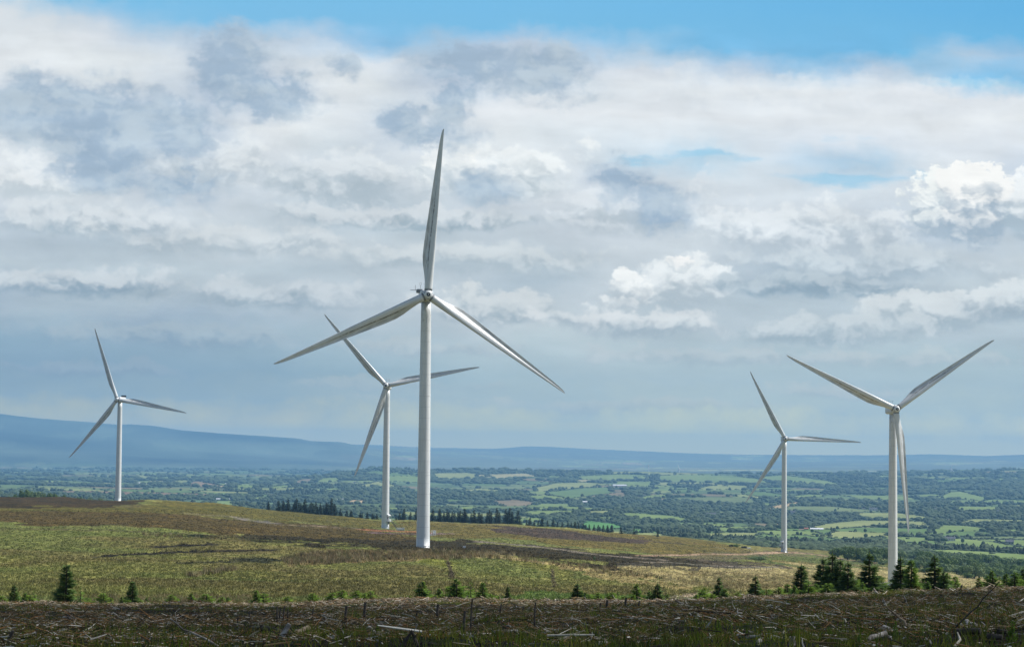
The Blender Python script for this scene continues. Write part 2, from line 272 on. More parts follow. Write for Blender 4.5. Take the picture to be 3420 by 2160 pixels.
def H(x, y):
    x = np.asarray(x, float); y = np.asarray(y, float)
    D = np.maximum(np.hypot(x, y), 8.0); az = np.arctan2(x, np.maximum(y, 1e-3))
    fi = np.clip((np.log(D)-LG[0])/(LG[1]-LG[0]), 0, len(LG)-1.001); fj = np.clip((az-AZ[0])/(AZ[1]-AZ[0]), 0, len(AZ)-1.001)
    i = fi.astype(int); j = fj.astype(int); a = fi-i; b = fj-j
    s = (TB[i, j]*(1-b)+TB[i, j+1]*b)*(1-a)+(TB[i+1, j]*(1-b)+TB[i+1, j+1]*b)*a
    z = CZ+s*np.minimum(D, 34000)
    near = np.clip(1-D/160, 0, 1)*np.clip((D-14)/40, 0.0, 1)
    z = z+(fbm(x, y, 1.6, 4, 3)-.5)*0.42*np.clip(near*4, 0, 1)+(fbm(x, y, 9, 2, 5)-.5)*0.5*np.clip(near*3, 0, 1)
    mo = np.clip((D-150)/60, 0, 1)*np.clip((1900-D)/400, 0, 1)
    z = z+mo*((fbm(x, y, 2.2, 3, 7)-.5)*0.5+(fbm(x, y, 34, 3, 9)-.5)*2.6)
    va = np.clip((D-1900)/1200, 0, 1)*np.clip((14500-D)/3000, 0, 1)
    z = z+va*(fbm(x, y, 620, 3, 12)-.5)*26
    fa = np.clip((D-14000)/3000, 0, 1)
    z = z+fa*((fbm(x, y, 1900, 5, 15)-.5)*60)*np.clip((33000-D)/8000, 0, 1)
    return z
HA = np.linspace(R(-17), R(17), 1900); HL = np.linspace(math.log(14), math.log(33000), 1500); HD = np.exp(HL)
HT = np.empty((len(HA), len(HL)))
for k in range(0, len(HA), 475):
    aa, dd = np.meshgrid(HA[k:k+475], HD, indexing='ij'); HT[k:k+475] = (H(np.sin(aa)*dd, np.cos(aa)*dd)-CZ)/dd
_CM = {}
def hit(X, Y, dmin=14):
    """where the ray of each pixel first meets the ground beyond dmin"""
    X = np.atleast_1d(np.asarray(X, float)); Y = np.atleast_1d(np.asarray(Y, float)); d = rays(X, Y)
    j0 = int(np.searchsorted(HD, dmin))
    if j0 not in _CM: _CM[j0] = np.maximum.accumulate(HT[:, j0:], 1)
    cm = _CM[j0]; ai = np.clip(np.round((np.arctan2(d[:, 0], d[:, 1])-HA[0])/(HA[1]-HA[0])).astype(int), 0, len(HA)-1)
    out = np.full((len(X), 3), np.nan)
    for k in range(len(X)):
        row = cm[ai[k]]; j = int(np.searchsorted(row, d[k, 2]))
        if j >= len(row): continue
        D = HD[j0+j]
        if j > 0:
            s0, s1 = HT[ai[k], j0+j-1], HT[ai[k], j0+j]
            if s1 > s0: D = HD[j0+j-1]+(HD[j0+j]-HD[j0+j-1])*min(1, max(0, (d[k, 2]-s0)/(s1-s0)))
        out[k] = (d[k, 0]*D, d[k, 1]*D, CZ+d[k, 2]*D)
    return out
# ------------------------------------------------------------------ mesh helpers
def mesh(name, V, Fc, smooth=False, colors=None, mats=(), mi=None):
    """V (n,3); Fc list of int arrays (m,3) or (m,4)"""
    if not isinstance(Fc, (list, tuple)): Fc = [Fc]
    Fc = [np.asarray(f, np.int32) for f in Fc if len(f)]
    me = bpy.data.meshes.new(name); me.vertices.add(len(V)); me.vertices.foreach_set('co', np.asarray(V, np.float32).ravel())
    li = np.concatenate([f.ravel() for f in Fc]); me.loops.add(len(li)); me.loops.foreach_set('vertex_index', li)
    ct = np.concatenate([np.full(len(f), f.shape[1], np.int32) for f in Fc]); me.polygons.add(len(ct))
    me.polygons.foreach_set('loop_start', np.concatenate([[0], np.cumsum(ct)[:-1]]).astype(np.int32))
    me.polygons.foreach_set('use_smooth', np.full(len(ct), smooth, bool))
    if mi is not None: me.polygons.foreach_set('material_index', np.asarray(mi, np.int32))
    me.update(calc_edges=True)
    if colors is not None:
        ca = me.color_attributes.new('Col', 'FLOAT_COLOR', 'POINT')
        c = np.ones((len(V), 4), np.float32); c[:, :3] = colors; ca.data.foreach_set('color', c.ravel())
    for m in mats: me.materials.append(m)
    return me
class MB:
    def __init__(s): s.V = []; s.F = {3: [], 4: []}; s.n = 0; s.C = []
    def add(s, V, *Fs, col=None):
        V = np.asarray(V, float)
        for f in Fs:
            f = np.asarray(f)
            if len(f): s.F[f.shape[1]].append(f+s.n)
        s.V.append(V); s.n += len(V)
        if col is not None: s.C.append(np.broadcast_to(np.asarray(col, float), (len(V), 3)))
        return s
    def box(s, c, d, rot=None):
        v = np.array([[x, y, z] for x in (-.5, .5) for y in (-.5, .5) for z in (-.5, .5)])*np.array(d)
        if rot is not None: v = v @ np.array(rot).T
        return s.add(v+np.array(c), [[0,1,3,2],[4,6,7,5],[0,4,5,1],[2,3,7,6],[0,2,6,4],[1,5,7,3]])
    def tube(s, pts, rad, seg=8, caps=True, col=None):
        pts = np.asarray(pts, float); n = len(pts); rad = np.broadcast_to(rad, (n,))
        t = np.gradient(pts, axis=0); t /= np.linalg.norm(t, axis=1)[:, None]
        up = np.array([0, 0, 1.0]) if abs(t[0, 2]) < .9 else np.array([0, 1.0, 0])
        a = np.cross(t, up); a /= np.linalg.norm(a, axis=1)[:, None]; b = np.cross(t, a)
        th = np.arange(seg)*2*math.pi/seg
        V = (pts[:, None]+rad[:, None, None]*(np.cos(th)[None, :, None]*a[:, None]+np.sin(th)[None, :, None]*b[:, None])).reshape(-1, 3)
        i, j = np.meshgrid(np.arange(n-1), np.arange(seg), indexing='ij'); j2 = (j+1) % seg
        q = np.stack([i*seg+j, (i+1)*seg+j, (i+1)*seg+j2, i*seg+j2], -1).reshape(-1, 4)
        s.add(V, q, col=col)
        if caps:
            for k in (0, n-1):
                c = len(V) if False else None
                ring = V[k*seg:(k+1)*seg]; cc = pts[k:k+1]
                f = np.stack([np.arange(seg), (np.arange(seg)+1) % seg, np.full(seg, seg)], -1)
                if k == 0: f = f[:, ::-1]
                s.add(np.vstack([ring, cc]), f[:, ::-1], col=col)
        return s
    def build(s, name, mats, smooth=False):
        Fs = [np.concatenate(s.F[k]) for k in (3, 4) if s.F[k]]
        return mesh(name, np.concatenate(s.V), Fs, smooth, np.concatenate(s.C) if s.C else None, mats)
def link(name, data, parent=None, loc=None, rot=None, scale=None, **props):
    o = bpy.data.objects.new(name, data); COL.objects.link(o)
    if parent is not None: o.parent = parent
    if loc is not None: o.location = loc
    if rot is not None: o.rotation_euler = rot
    if scale is not None: o.scale = scale
    for k, v in props.items():
        if v is not None: o[k] = v
    return o
def thing(name, label, category, loc=(0, 0, 0), rz=0, group=None, scale=None):
    return link(name, None, None, loc, (0, 0, rz), scale, label=label, category=category, group=group)
ORD = ['first','second','third','fourth','fifth','sixth','seventh','eighth','ninth','tenth','eleventh','twelfth','thirteenth','fourteenth','fifteenth','sixteenth','seventeenth','eighteenth','nineteenth','twentieth']
def nth(i): return ORD[i] if i < 20 else ('twenty-'+ORD[i-20] if i < 29 else ('thirtieth' if i == 29 else ('thirty-'+ORD[i-30] if i < 39 else ('fortieth' if i == 39 else 'forty-'+ORD[i-40]))))
# ------------------------------------------------------------------ materials
def material(name, build, rough=0.8, spec=0.3):
    m = bpy.data.materials.new(name); m.use_nodes = True; t = NT(m.node_tree)
    b = t.n('ShaderNodeBsdfPrincipled', {'Roughness': rough, 'Specular IOR Level': spec}); o = t.n('ShaderNodeOutputMaterial', {'Surface': b.outputs[0]})
    build(t, b, o); return m
def setin(t, b, k, v): 
    if isinstance(v, bpy.types.NodeSocket): t.nt.links.new(v, b.inputs[k])
    else: b.inputs[k].default_value = v
def noisy(c1, c2, scale, detail=4, rough=0.8, spec=0.3, bump=0.0, bscale=None, coord='Object', attr=False, trans=0.0, contrast=(0.35, 0.65)):
    def f(t, b, o):
        tcx = t.n('ShaderNodeTexCoord').outputs[coord] if coord != 'Pos' else t.n('ShaderNodeNewGeometry').outputs['Position']
        n = t.noise(tcx, scale, detail, 0.6)
        c = t.mix(t.ss(n, *contrast), (*c1, 1), (*c2, 1))
        if attr: c = t.mix(1.0, t.n('ShaderNodeAttribute', attribute_name='Col').outputs[0], c, 'MULTIPLY')
        setin(t, b, 'Base Color', c)
        if bump:
            bn = t.n('ShaderNodeBump', {'Strength': 1.0, 'Distance': bump, 'Height': t.noise(tcx, bscale or scale*2, 4, 0.6)}); setin(t, b, 'Normal', bn.outputs[0])
        if trans:
            tr = t.n('ShaderNodeBsdfTranslucent', {'Color': c}); mx = t.n('ShaderNodeMixShader', {0: trans, 1: b.outputs[0], 2: tr.outputs[0]})
            t.nt.links.new(mx.outputs[0], o.inputs['Surface'])
    return f
M = {}
def mk(name, *a, **k):
    M[name] = material(name.replace('_', ' '), noisy(*a, **k), k.get('rough', 0.8), k.get('spec', 0.3)); return M[name]
mk('white_paint', (0.56,0.58,0.58), (0.64,0.66,0.66), 0.35, rough=0.35, spec=0.5)
mk('grey_metal', (0.16,0.17,0.18), (0.24,0.25,0.26), 3, rough=0.5, spec=0.5)
mk('dark_metal', (0.012,0.015,0.022), (0.03,0.033,0.04), 4, rough=0.5, spec=0.5)
mk('concrete', (0.22,0.21,0.20), (0.34,0.32,0.29), 2, rough=0.9)
mk('spruce', (0.026,0.060,0.012), (0.115,0.190,0.034), 9, rough=0.7, trans=0.15)
mk('spruce_mid', (0.050,0.110,0.012), (0.165,0.270,0.028), 9, rough=0.7, trans=0.2)
mk('spruce_young', (0.07,0.14,0.010), (0.20,0.31,0.03), 9, rough=0.7, trans=0.25)
mk('spruce_dark', (0.010,0.024,0.016), (0.026,0.050,0.028), 9, rough=0.8, trans=0.1)
mk('bark', (0.05,0.035,0.025), (0.11,0.085,0.06), 12, rough=0.95)
mk('leaves', (0.045,0.085,0.018), (0.125,0.190,0.038), 5, rough=0.75, trans=0.2)
mk('leaves_pale', (0.075,0.125,0.05), (0.17,0.23,0.085), 5, rough=0.75, trans=0.2)
mk('slate', (0.06,0.065,0.075), (0.11,0.115,0.125), 0.5, rough=0.7)
mk('render_wall', (0.60,0.58,0.54), (0.72,0.70,0.66), 0.5, rough=0.85)
mk('red_wall', (0.24,0.08,0.05), (0.32,0.12,0.08), 0.5, rough=0.85)
mk('tin_roof', (0.62,0.63,0.65), (0.75,0.76,0.78), 0.3, rough=0.5)
mk('glass', (0.02,0.025,0.03), (0.03,0.035,0.04), 1, rough=0.1, spec=0.6)
mk('post_wood', (0.045,0.034,0.026), (0.12,0.10,0.08), 10, rough=0.95)
mk('log_grey', (0.12,0.10,0.08), (0.52,0.47,0.41), 5, rough=0.9, bump=0.02, contrast=(0.38,0.68))
mk('log_dark', (0.018,0.014,0.012), (0.08,0.066,0.055), 5, rough=0.9, bump=0.02)
mk('log_tan', (0.16,0.11,0.065), (0.36,0.28,0.19), 5, rough=0.9, bump=0.02)
mk('stump_wood', (0.06,0.045,0.035), (0.26,0.22,0.18), 6, rough=0.9, bump=0.02)
mk('cloud', (0.85,0.85,0.86), (0.9,0.9,0.9), 0.004, rough=1.0, trans=0.5)
_m = M['cloud'].node_tree; _o = [n for n in _m.nodes if n.type == 'OUTPUT_MATERIAL'][0]; _src = _o.inputs['Surface'].links[0].from_socket
_tr = _m.nodes.new('ShaderNodeBsdfTransparent'); _mx = _m.nodes.new('ShaderNodeMixShader'); _mx.inputs[0].default_value = 0.50
_m.links.new(_src, _mx.inputs[1]); _m.links.new(_tr.outputs[0], _mx.inputs[2]); _m.links.new(_mx.outputs[0], _o.inputs['Surface'])     # a thin cloud: part of the sun comes through
mk('tree_far', (0.75,0.75,0.75), (1.35,1.3,1.2), 0.05, rough=0.9, coord='Pos', attr=True)
mk('twig', (0.75,0.75,0.75), (1.3,1.3,1.3), 3.0, rough=0.9, coord='Pos', attr=True)
mk('blade_of_grass', (0.75,0.75,0.75), (1.25,1.25,1.2), 0.8, rough=0.8, coord='Pos', attr=True, trans=0.25)
def blade_mat(t, b, o):      # white gelcoat with the brown streak of grime along the trailing panel
    tcx = t.n('ShaderNodeTexCoord').outputs['Object']; s = t.n('ShaderNodeSeparateXYZ', {0: tcx})
    uvn = t.n('ShaderNodeAttribute', attribute_name='Col'); sv = t.n('ShaderNodeSeparateColor', {0: uvn.outputs[0]})
    cx, rr = sv.outputs[0], sv.outputs[1]     # chord fraction, span fraction
    n1 = t.noise(t.scale(tcx, (1.2, 1.2, 0.16)), 1.6, 5, 0.6)
    wob = t.m('MULTIPLY', t.m('SUBTRACT', n1, 0.5), 0.10)
    line = t.ss(t.m('ABSOLUTE', t.m('ADD', t.m('SUBTRACT', cx, 0.50), wob)), 0.085, 0.02)
    panel = t.m('MULTIPLY', t.ss(cx, 0.50, 0.62), t.ss(n1, 0.42, 0.62))
    span = t.m('MULTIPLY', t.ss(rr, 0.10, 0.2), t.ss(rr, 0.72, 0.5))
    k = t.m('MULTIPLY', t.m('MAXIMUM', t.m('MULTIPLY', line, t.ss(t.noise(tcx, 0.8, 4, 0.6), 0.3, 0.6)), t.m('MULTIPLY', panel, 0.5)), span)
    c = t.mix(t.ss(t.noise(tcx, 0.3, 4, 0.6), 0.3, 0.7), (0.56,0.58,0.58), (0.65,0.67,0.67))
    setin(t, b, 'Base Color', t.mix(t.m('MULTIPLY', k, 0.85, clamp=True), c, (0.085,0.07,0.05)))
M['blade'] = material('blade gelcoat', blade_mat, 0.32, 0.5)
def tower_mat(t, b, o):      # painted steel: welded rings, dirt under the nacelle, small runs
    tcx = t.n('ShaderNodeTexCoord').outputs['Object']; s = t.n('ShaderNodeSeparateXYZ', {0: tcx})
    n1 = t.noise(t.scale(tcx, (1, 1, 0.12)), 1.4, 6, 0.65); z = s.outputs[2]
    ring = t.ss(t.m('ABSOLUTE', t.m('SUBTRACT', t.m('FRACT', t.m('DIVIDE', z, 2.9)), 0.5)), 0.478, 0.492)
    top = t.m('MULTIPLY', t.ss(z, 52.0, 64.0), t.ss(t.noise(t.scale(tcx, (1, 1, 0.3)), 2.2, 6, 0.7), 0.4, 0.65))
    c = t.mix(t.ss(n1, 0.3, 0.72), (0.58,0.60,0.60), (0.68,0.70,0.69))
    c = t.mix(t.m('MULTIPLY', ring, 0.40), c, (0.25,0.27,0.28))
    setin(t, b, 'Base Color', t.mix(t.m('MULTIPLY', top, 0.45), c, (0.20,0.19,0.14)))
M['tower'] = material('tower paint', tower_mat, 0.38, 0.45)
def ground_mat(kind):
    def f(t, b, o):
        pos = t.n('ShaderNodeNewGeometry').outputs['Position']
        col = t.n('ShaderNodeAttribute', attribute_name='Col').outputs[0]
        if kind == 'moor':
            n1 = t.noise(t.scale(pos, (1, 0.55, 1)), 1.5, 6, 0.7); n2 = t.noise(t.scale(pos, (1, 0.3, 1)), 0.35, 6, 0.65); n3 = t.noise(pos, 0.05, 5, 0.6)
            c = t.mix(1.0, col, t.mix(t.ss(n1, 0.36, 0.64), (0.60,0.60,0.58), (1.35,1.34,1.28)), 'MULTIPLY')
            c = t.mix(1.0, c, t.mix(t.ss(n2, 0.32, 0.68), (0.62,0.58,0.55), (1.38,1.36,1.3)), 'MULTIPLY')
            c = t.mix(1.0, c, t.mix(t.ss(n3, 0.35, 0.65), (0.8,0.84,0.78), (1.2,1.14,1.2)), 'MULTIPLY')
            h = t.m('ADD', t.m('MULTIPLY', n1, 0.6), n2); dist = 1.0
        elif kind == 'fell':
            n1 = t.noise(pos, 5.0, 7, 0.75); n2 = t.noise(pos, 0.5, 5, 0.6)
            c = t.mix(t.ss(n1, 0.4, 0.72), (0.004,0.0035,0.002), (0.060,0.044,0.024))
            c = t.mix(t.m('MULTIPLY', t.ss(n2, 0.48, 0.62), 0.8), c, t.mix(t.ss(n1, 0.3, 0.7), (0.006,0.012,0.003), (0.05,0.075,0.018)))
            h = n1; dist = 0.25
        else:
            n1 = t.noise(pos, 0.012, 6, 0.65); n2 = t.noise(pos, 0.0022, 5, 0.6)
            c = t.mix(1.0, col, t.mix(t.ss(n1, 0.3, 0.7), (0.82,0.84,0.82), (1.18,1.16,1.18)), 'MULTIPLY')
            c = t.mix(1.0, c, t.mix(t.ss(n2, 0.3, 0.7), (0.88,0.92,0.88), (1.12,1.08,1.12)), 'MULTIPLY'); h = n1; dist = 8.0
        setin(t, b, 'Base Color', c)
        setin(t, b, 'Normal', t.n('ShaderNodeBump', {'Strength': 0.8, 'Distance': dist, 'Height': h}).outputs[0])
    return f
for k in ('moor', 'fell', 'valley'): M['g_'+k] = material(k+' ground', ground_mat(k), 0.95, 0.1)
# ------------------------------------------------------------------ terrain colours
def inpoly(x, y, P_):
    r = np.zeros(x.shape, bool); n = len(P_)
    for i in range(n):
        x1, y1 = P_[i]; x2, y2 = P_[(i+1) % n]
        if y1 == y2: continue
        c = ((y1 > y) != (y2 > y)) & (x < (x2-x1)*(y-y1)/(y2-y1)+x1); r ^= c
    return r
def wpoly(pts, dmin=14):
    a = np.array(pts, float); h = hit(a[:, 0], a[:, 1], dmin); return h[~np.isnan(h[:, 0])][:, :2]
def dense(pts, step=25, close=True):
    o = []; n = len(pts)
    for i in range(n if close else n-1):
        a = np.array(pts[i], float); b = np.array(pts[(i+1) % n], float); k = max(1, int(np.hypot(*(b-a))/step))
        o += [tuple(a+(b-a)*j/k) for j in range(k)]
    if not close: o.append(pts[-1])
    return o
G, PG, BR, TN, DG, ST = (0.150,0.205,0.060), (0.210,0.235,0.085), (0.175,0.14,0.08), (0.35,0.26,0.135), (0.100,0.158,0.048), (0.29,0.265,0.125)
FIELDS = [ # outline as seen, colour
([(1270,1590),(1300,1580),(1390,1585),(1430,1600),(1410,1612),(1280,1605)],G),([(1440,1580),(1560,1578),(1640,1588),(1580,1600),(1450,1598)],PG),
([(1590,1585),(1750,1580),(1800,1590),(1700,1600),(1600,1598)],ST),([(1200,1620),(1260,1606),(1330,1622),(1310,1626),(1205,1628)],PG),
([(1055,1610),(1075,1596),(1140,1593),(1130,1608),(1060,1612)],G),([(1180,1578),(1270,1572),(1400,1590),(1270,1588)],DG),
([(1540,1635),(1600,1630),(1690,1638),(1670,1643),(1550,1641)],PG),([(1785,1628),(1860,1612),(1960,1610),(2050,1618),(2010,1622),(1850,1640),(1790,1640)],PG),
([(1830,1642),(1880,1632),(2030,1626),(2050,1645),(1900,1665),(1830,1650)],DG),([(1920,1590),(2060,1583),(2190,1587),(2180,1604),(2050,1604),(1930,1600)],G),
([(2060,1606),(2180,1608),(2175,1622),(2060,1618)],G),([(2195,1588),(2280,1584),(2450,1588),(2540,1600),(2600,1622),(2420,1612),(2200,1606)],G),
([(2195,1610),(2400,1612),(2430,1622),(2330,1620),(2200,1620)],PG),([(2330,1630),(2400,1616),(2500,1622),(2500,1634),(2340,1634)],PG),
([(2510,1592),(2620,1586),(2760,1604),(2820,1620),(2760,1622),(2560,1604)],G),([(1770,1655),(1830,1652),(1895,1662),(1800,1668),(1765,1664)],G),
([(1640,1672),(1720,1668),(1800,1678),(1760,1688),(1680,1690)],BR),([(1800,1680),(1900,1682),(1870,1695),(1790,1692)],G),
([(1720,1715),(1760,1706),(1930,1703),(1925,1712),(1790,1722)],G),([(2060,1718),(2090,1711),(2260,1722),(2330,1742),(2250,1740),(2080,1726)],G),
([(1930,1750),(1960,1738),(2050,1748),(2100,1762),(2020,1768),(1945,1762)],(0.075,0.19,0.045)),([(2085,1775),(2110,1764),(2155,1770),(2150,1779),(2100,1780)],(0.09,0.20,0.05)),
([(1960,1706),(2040,1704),(2030,1718),(1965,1716)],PG),([(2000,1726),(2060,1726),(2040,1736),(1990,1732)],G),([(2330,1744),(2440,1752),(2430,1762),(2340,1752)],G),
([(2370,1768),(2410,1758),(2540,1758),(2530,1768),(2400,1776)],G),([(2300,1788),(2400,1778),(2540,1778),(2530,1790),(2330,1792)],PG),
([(2700,1760),(2760,1748),(2870,1737),(3000,1738),(3100,1742),(3095,1752),(2960,1752),(2770,1768)],PG),([(2855,1720),(2870,1712),(3000,1712),(3105,1726),(3090,1734),(2900,1732)],PG),
([(2760,1782),(2790,1773),(2960,1778),(2970,1790),(2860,1796),(2770,1792)],PG),([(2500,1775),(2560,1770),(2700,1772),(2750,1782),(2600,1788)],G),
([(3090,1790),(3120,1766),(3140,1752),(3240,1756),(3300,1764),(3280,1772),(3190,1774),(3110,1790)],G),([(3200,1744),(3250,1732),(3420,1736),(3420,1744),(3290,1746)],PG),
([(3120,1665),(3170,1642),(3210,1640),(3300,1662),(3290,1672),(3190,1664)],G),([(3190,1698),(3200,1690),(3340,1692),(3330,1706),(3250,1708)],G),
([(2640,1656),(2700,1650),(2755,1652),(2750,1658),(2660,1662)],G),([(2490,1640),(2560,1642),(2640,1656),(2560,1660),(2480,1650)],DG),
([(2555,1700),(2600,1685),(2660,1675),(2680,1680),(2610,1698),(2570,1702)],TN),([(2530,1682),(2560,1678),(2600,1684),(2560,1692)],G),
([(2920,1588),(3000,1586),(3030,1594),(2940,1598)],G),([(3040,1602),(3120,1590),(3140,1600),(3060,1606)],G),([(3330,1770),(3400,1766),(3420,1785),(3360,1778)],G),
([(470,1616),(500,1606),(550,1604),(545,1612),(480,1617)],ST),([(550,1614),(580,1604),(640,1603),(625,1612),(560,1618)],PG),([(610,1618),(640,1608),(680,1608),(740,1622),(690,1625),(640,1622)],(0.23,0.16,0.09)),
([(340,1616),(345,1612),(380,1613),(380,1617)],ST),([(700,1630),(740,1620),(780,1618),(740,1628),(710,1632)],TN),([(770,1604),(790,1598),(810,1601),(790,1605)],ST),
([(780,1625),(800,1618),(860,1620),(850,1628),(790,1628)],G),([(860,1618),(890,1612),(900,1620),(870,1622)],PG),([(150,1640),(250,1638),(700,1648),(720,1655),(600,1655),(160,1645)],(0.17,0.115,0.075)),
([(700,1680),(720,1672),(775,1672),(775,1688),(710,1686)],G),([(830,1665),(860,1658),(900,1660),(895,1668)],G),([(980,1610),(1000,1600),(1060,1596),(1050,1608),(990,1613)],BR),
([(1150,1675),(1180,1668),(1230,1672),(1210,1680),(1160,1678)],TN),([(900,1626),(960,1618),(1000,1616),(960,1628),(910,1630)],G),([(1000,1655),(1060,1650),(1100,1652),(1040,1660)],DG),
([(1070,1632),(1120,1629),(1150,1633),(1100,1638)],G),([(2120,1592),(2180,1590),(2180,1603),(2125,1602)],G),([(1900,1606),(1950,1600),(2050,1606),(1960,1610)],ST),
([(3100,1605),(3240,1597),(3280,1603),(3150,1610)],DG),([(3300,1600),(3400,1592),(3420,1596),(3340,1606)],G),([(1500,1700),(1560,1690),(1600,1692),(1580,1705)],G),
([(2130,1660),(2180,1652),(2240,1650),(2230,1662),(2150,1668)],G),([(2240,1636),(2300,1632),(2330,1640),(2260,1648)],DG),([(40,1656),(70,1652),(100,1656),(90,1660),(50,1660)],G),
([(2880,1800),(2950,1794),(2970,1802),(2900,1808)],DG),([(3020,1812),(3130,1806),(3150,1816),(3040,1822)],DG),([(2700,1812),(2800,1806),(2860,1812),(2760,1820)],DG),
([(1700,1735),(1760,1728),(1840,1732),(1800,1742),(1720,1744)],G),([(2160,1590),(2170,1588),(2175,1604),(2160,1604)],G)]
WF = [(wpoly(dense(p, 20), 1500), c) for p, c in FIELDS]
WF = [(p, c) for p, c in WF if len(p) > 3]
def voro(x, y, sx, sy, seed, warp=0.25):
    """two nearest distances and the cell id of a jittered grid (world metres)"""
    wx = x/sx+warp*(fbm(x, y, sx*1.5, 2, seed)-.5)*2; wy = y/sy+warp*(fbm(x, y, sx*1.5, 2, seed+4)-.5)*2
    ix = np.floor(wx); iy = np.floor(wy); d1 = np.full(x.shape, 9.0); d2 = np.full(x.shape, 9.0); cid = np.zeros(x.shape)
    for dx in (-1, 0, 1):
        for dy in (-1, 0, 1):
            cx = ix+dx; cy_ = iy+dy; jx = cx+.15+.7*_h(cx, cy_, seed); jy = cy_+.15+.7*_h(cx, cy_, seed+9); d = np.hypot(wx-jx, wy-jy)
            idn = _h(cx, cy_, seed+21); nw = d < d1
            d2 = np.where(nw, d1, np.minimum(d2, d)); cid = np.where(nw, idn, cid); d1 = np.where(nw, d, d1)
    return d1, d2, cid
def valley_info(x, y):
    """colour and wood mask of the far country"""
    D = np.hypot(x, y)
    d1, d2, cid = voro(x, y, 210, 330, 31)
    pal = np.array([G, PG, DG, (0.10,0.15,0.06), (0.14,0.175,0.07), BR, (0.09,0.13,0.05), G])
    col = pal[(cid*7.99).astype(int)]
    woody = fbm(x, y, 900, 4, 41)*0.75+_h(np.floor(cid*1e4), cid*0, 3)*0.25
    wood = woody > 0.505-0.075*np.clip((D-8500)/3000, 0, 1)
    hedge = (d2-d1) < 0.07
    dk = np.array((0.038,0.058,0.028))
    fb = (fbm(x, y, 500, 4, 44)[..., None]-.5)
    col = np.where(wood[..., None], dk*(1+1.2*fb), col)
    col = np.where(hedge[..., None] & ~wood[..., None], dk*1.1, col)
    inf = np.zeros(x.shape, bool)
    for p, c in WF:
        bb = (x > p[:, 0].min()) & (x < p[:, 0].max()) & (y > p[:, 1].min()) & (y < p[:, 1].max())
        if not bb.any(): continue
        k = np.zeros(x.shape, bool); k[bb] = inpoly(x[bb], y[bb], p); col = np.where(k[..., None], np.array(c), col); inf |= k
    wood &= ~inf
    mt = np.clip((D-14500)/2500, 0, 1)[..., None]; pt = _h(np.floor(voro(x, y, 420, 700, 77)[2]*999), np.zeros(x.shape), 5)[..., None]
    mcol = np.array((0.055,0.068,0.040))*(1+2.6*(fbm(x, y, 1300, 5, 51)[..., None]-.5))*(.75+.6*pt)  # left mountain kept dark: cloud shade painted into its colour
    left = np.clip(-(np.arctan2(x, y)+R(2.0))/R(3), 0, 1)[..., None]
    col = col*(1-mt)+mt*(left*mcol+(1-left)*(col*(0.5+1.6*np.clip(fbm(x, y, 1500, 4, 53)[..., None]-.25, 0, 1))+np.array((0.10,0.09,0.05))))  # right-hand hills painted paler: sunlight and haze put into the colour
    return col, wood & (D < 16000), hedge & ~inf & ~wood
MOOR = [ # outline, colour, edge softness handled by warping the test point
([(-900,1650),(0,1655),(440,1668),(430,1690),(0,1699),(-900,1699)],(0.043,0.029,0.008)),
([(-900,1699),(0,1697),(450,1690),(500,1668),(700,1680),(1300,1738),(1300,1760),(860,1735),(500,1712),(-900,1712)],(0.100,0.090,0.018)),
([(-900,1712),(0,1704),(500,1712),(860,1738),(1400,1775),(1400,1800),(1180,1800),(860,1785),(500,1765),(0,1738),(-900,1730)],(0.082,0.060,0.016)),
([(860,1785),(1180,1797),(1411,1801),(1700,1818),(2000,1842),(2350,1868),(2350,1895),(2080,1898),(1900,1872),(1700,1850),(1411,1836),(1150,1822),(860,1812),(700,1790)],(0.036,0.028,0.008)),
([(1300,1740),(1500,1744),(1900,1768),(2300,1797),(2500,1822),(2500,1838),(2250,1850),(1980,1828),(1700,1800),(1420,1780)],(0.125,0.104,0.026)),
([(1650,1760),(1900,1775),(2300,1812),(2300,1822),(1900,1800),(1650,1780)],(0.062,0.045,0.030)),
([(2250,1850),(2500,1838),(2620,1846),(2700,1850),(2500,1858),(2420,1870),(2250,1868)],(0.115,0.105,0.05)),
([(2520,1852),(2640,1850),(2760,1856),(2900,1868),(2930,1885),(2760,1886),(2600,1880),(2480,1868)],(0.095,0.115,0.032)),
([(2080,1900),(2350,1892),(2600,1890),(2900,1895),(3600,1950),(3600,1975),(2900,1985),(2500,1975),(2300,1960)],(0.29,0.25,0.115)),
([(2350,1870),(2600,1880),(2600,1892),(2350,1893)],(0.075,0.062,0.038)),
([(1411,1838),(1700,1852),(1900,1878),(2080,1905),(2300,1965),(2250,1975),(2000,1925),(1800,1880),(1550,1862)],(0.28,0.235,0.10)),
([(900,1868),(1000,1845),(1150,1838),(1411,1836),(1600,1848),(1500,1868),(1250,1868),(1050,1880),(930,1880)],(0.19,0.15,0.065)),
([(1420,1872),(1490,1868),(1520,1880),(1490,1892),(1440,1888)],(0.19,0.20,0.045)),
([(1760,1880),(1850,1885),(1930,1920),(1880,1935),(1790,1905)],(0.17,0.175,0.045)),
([(1700,1985),(2300,1985),(2500,1996),(2500,2012),(1700,2015)],(0.12,0.17,0.04)),
([(-400,1995),(500,1990),(900,2000),(1700,1995),(1700,2020),(-400,2025)],(0.15,0.17,0.055)),
]
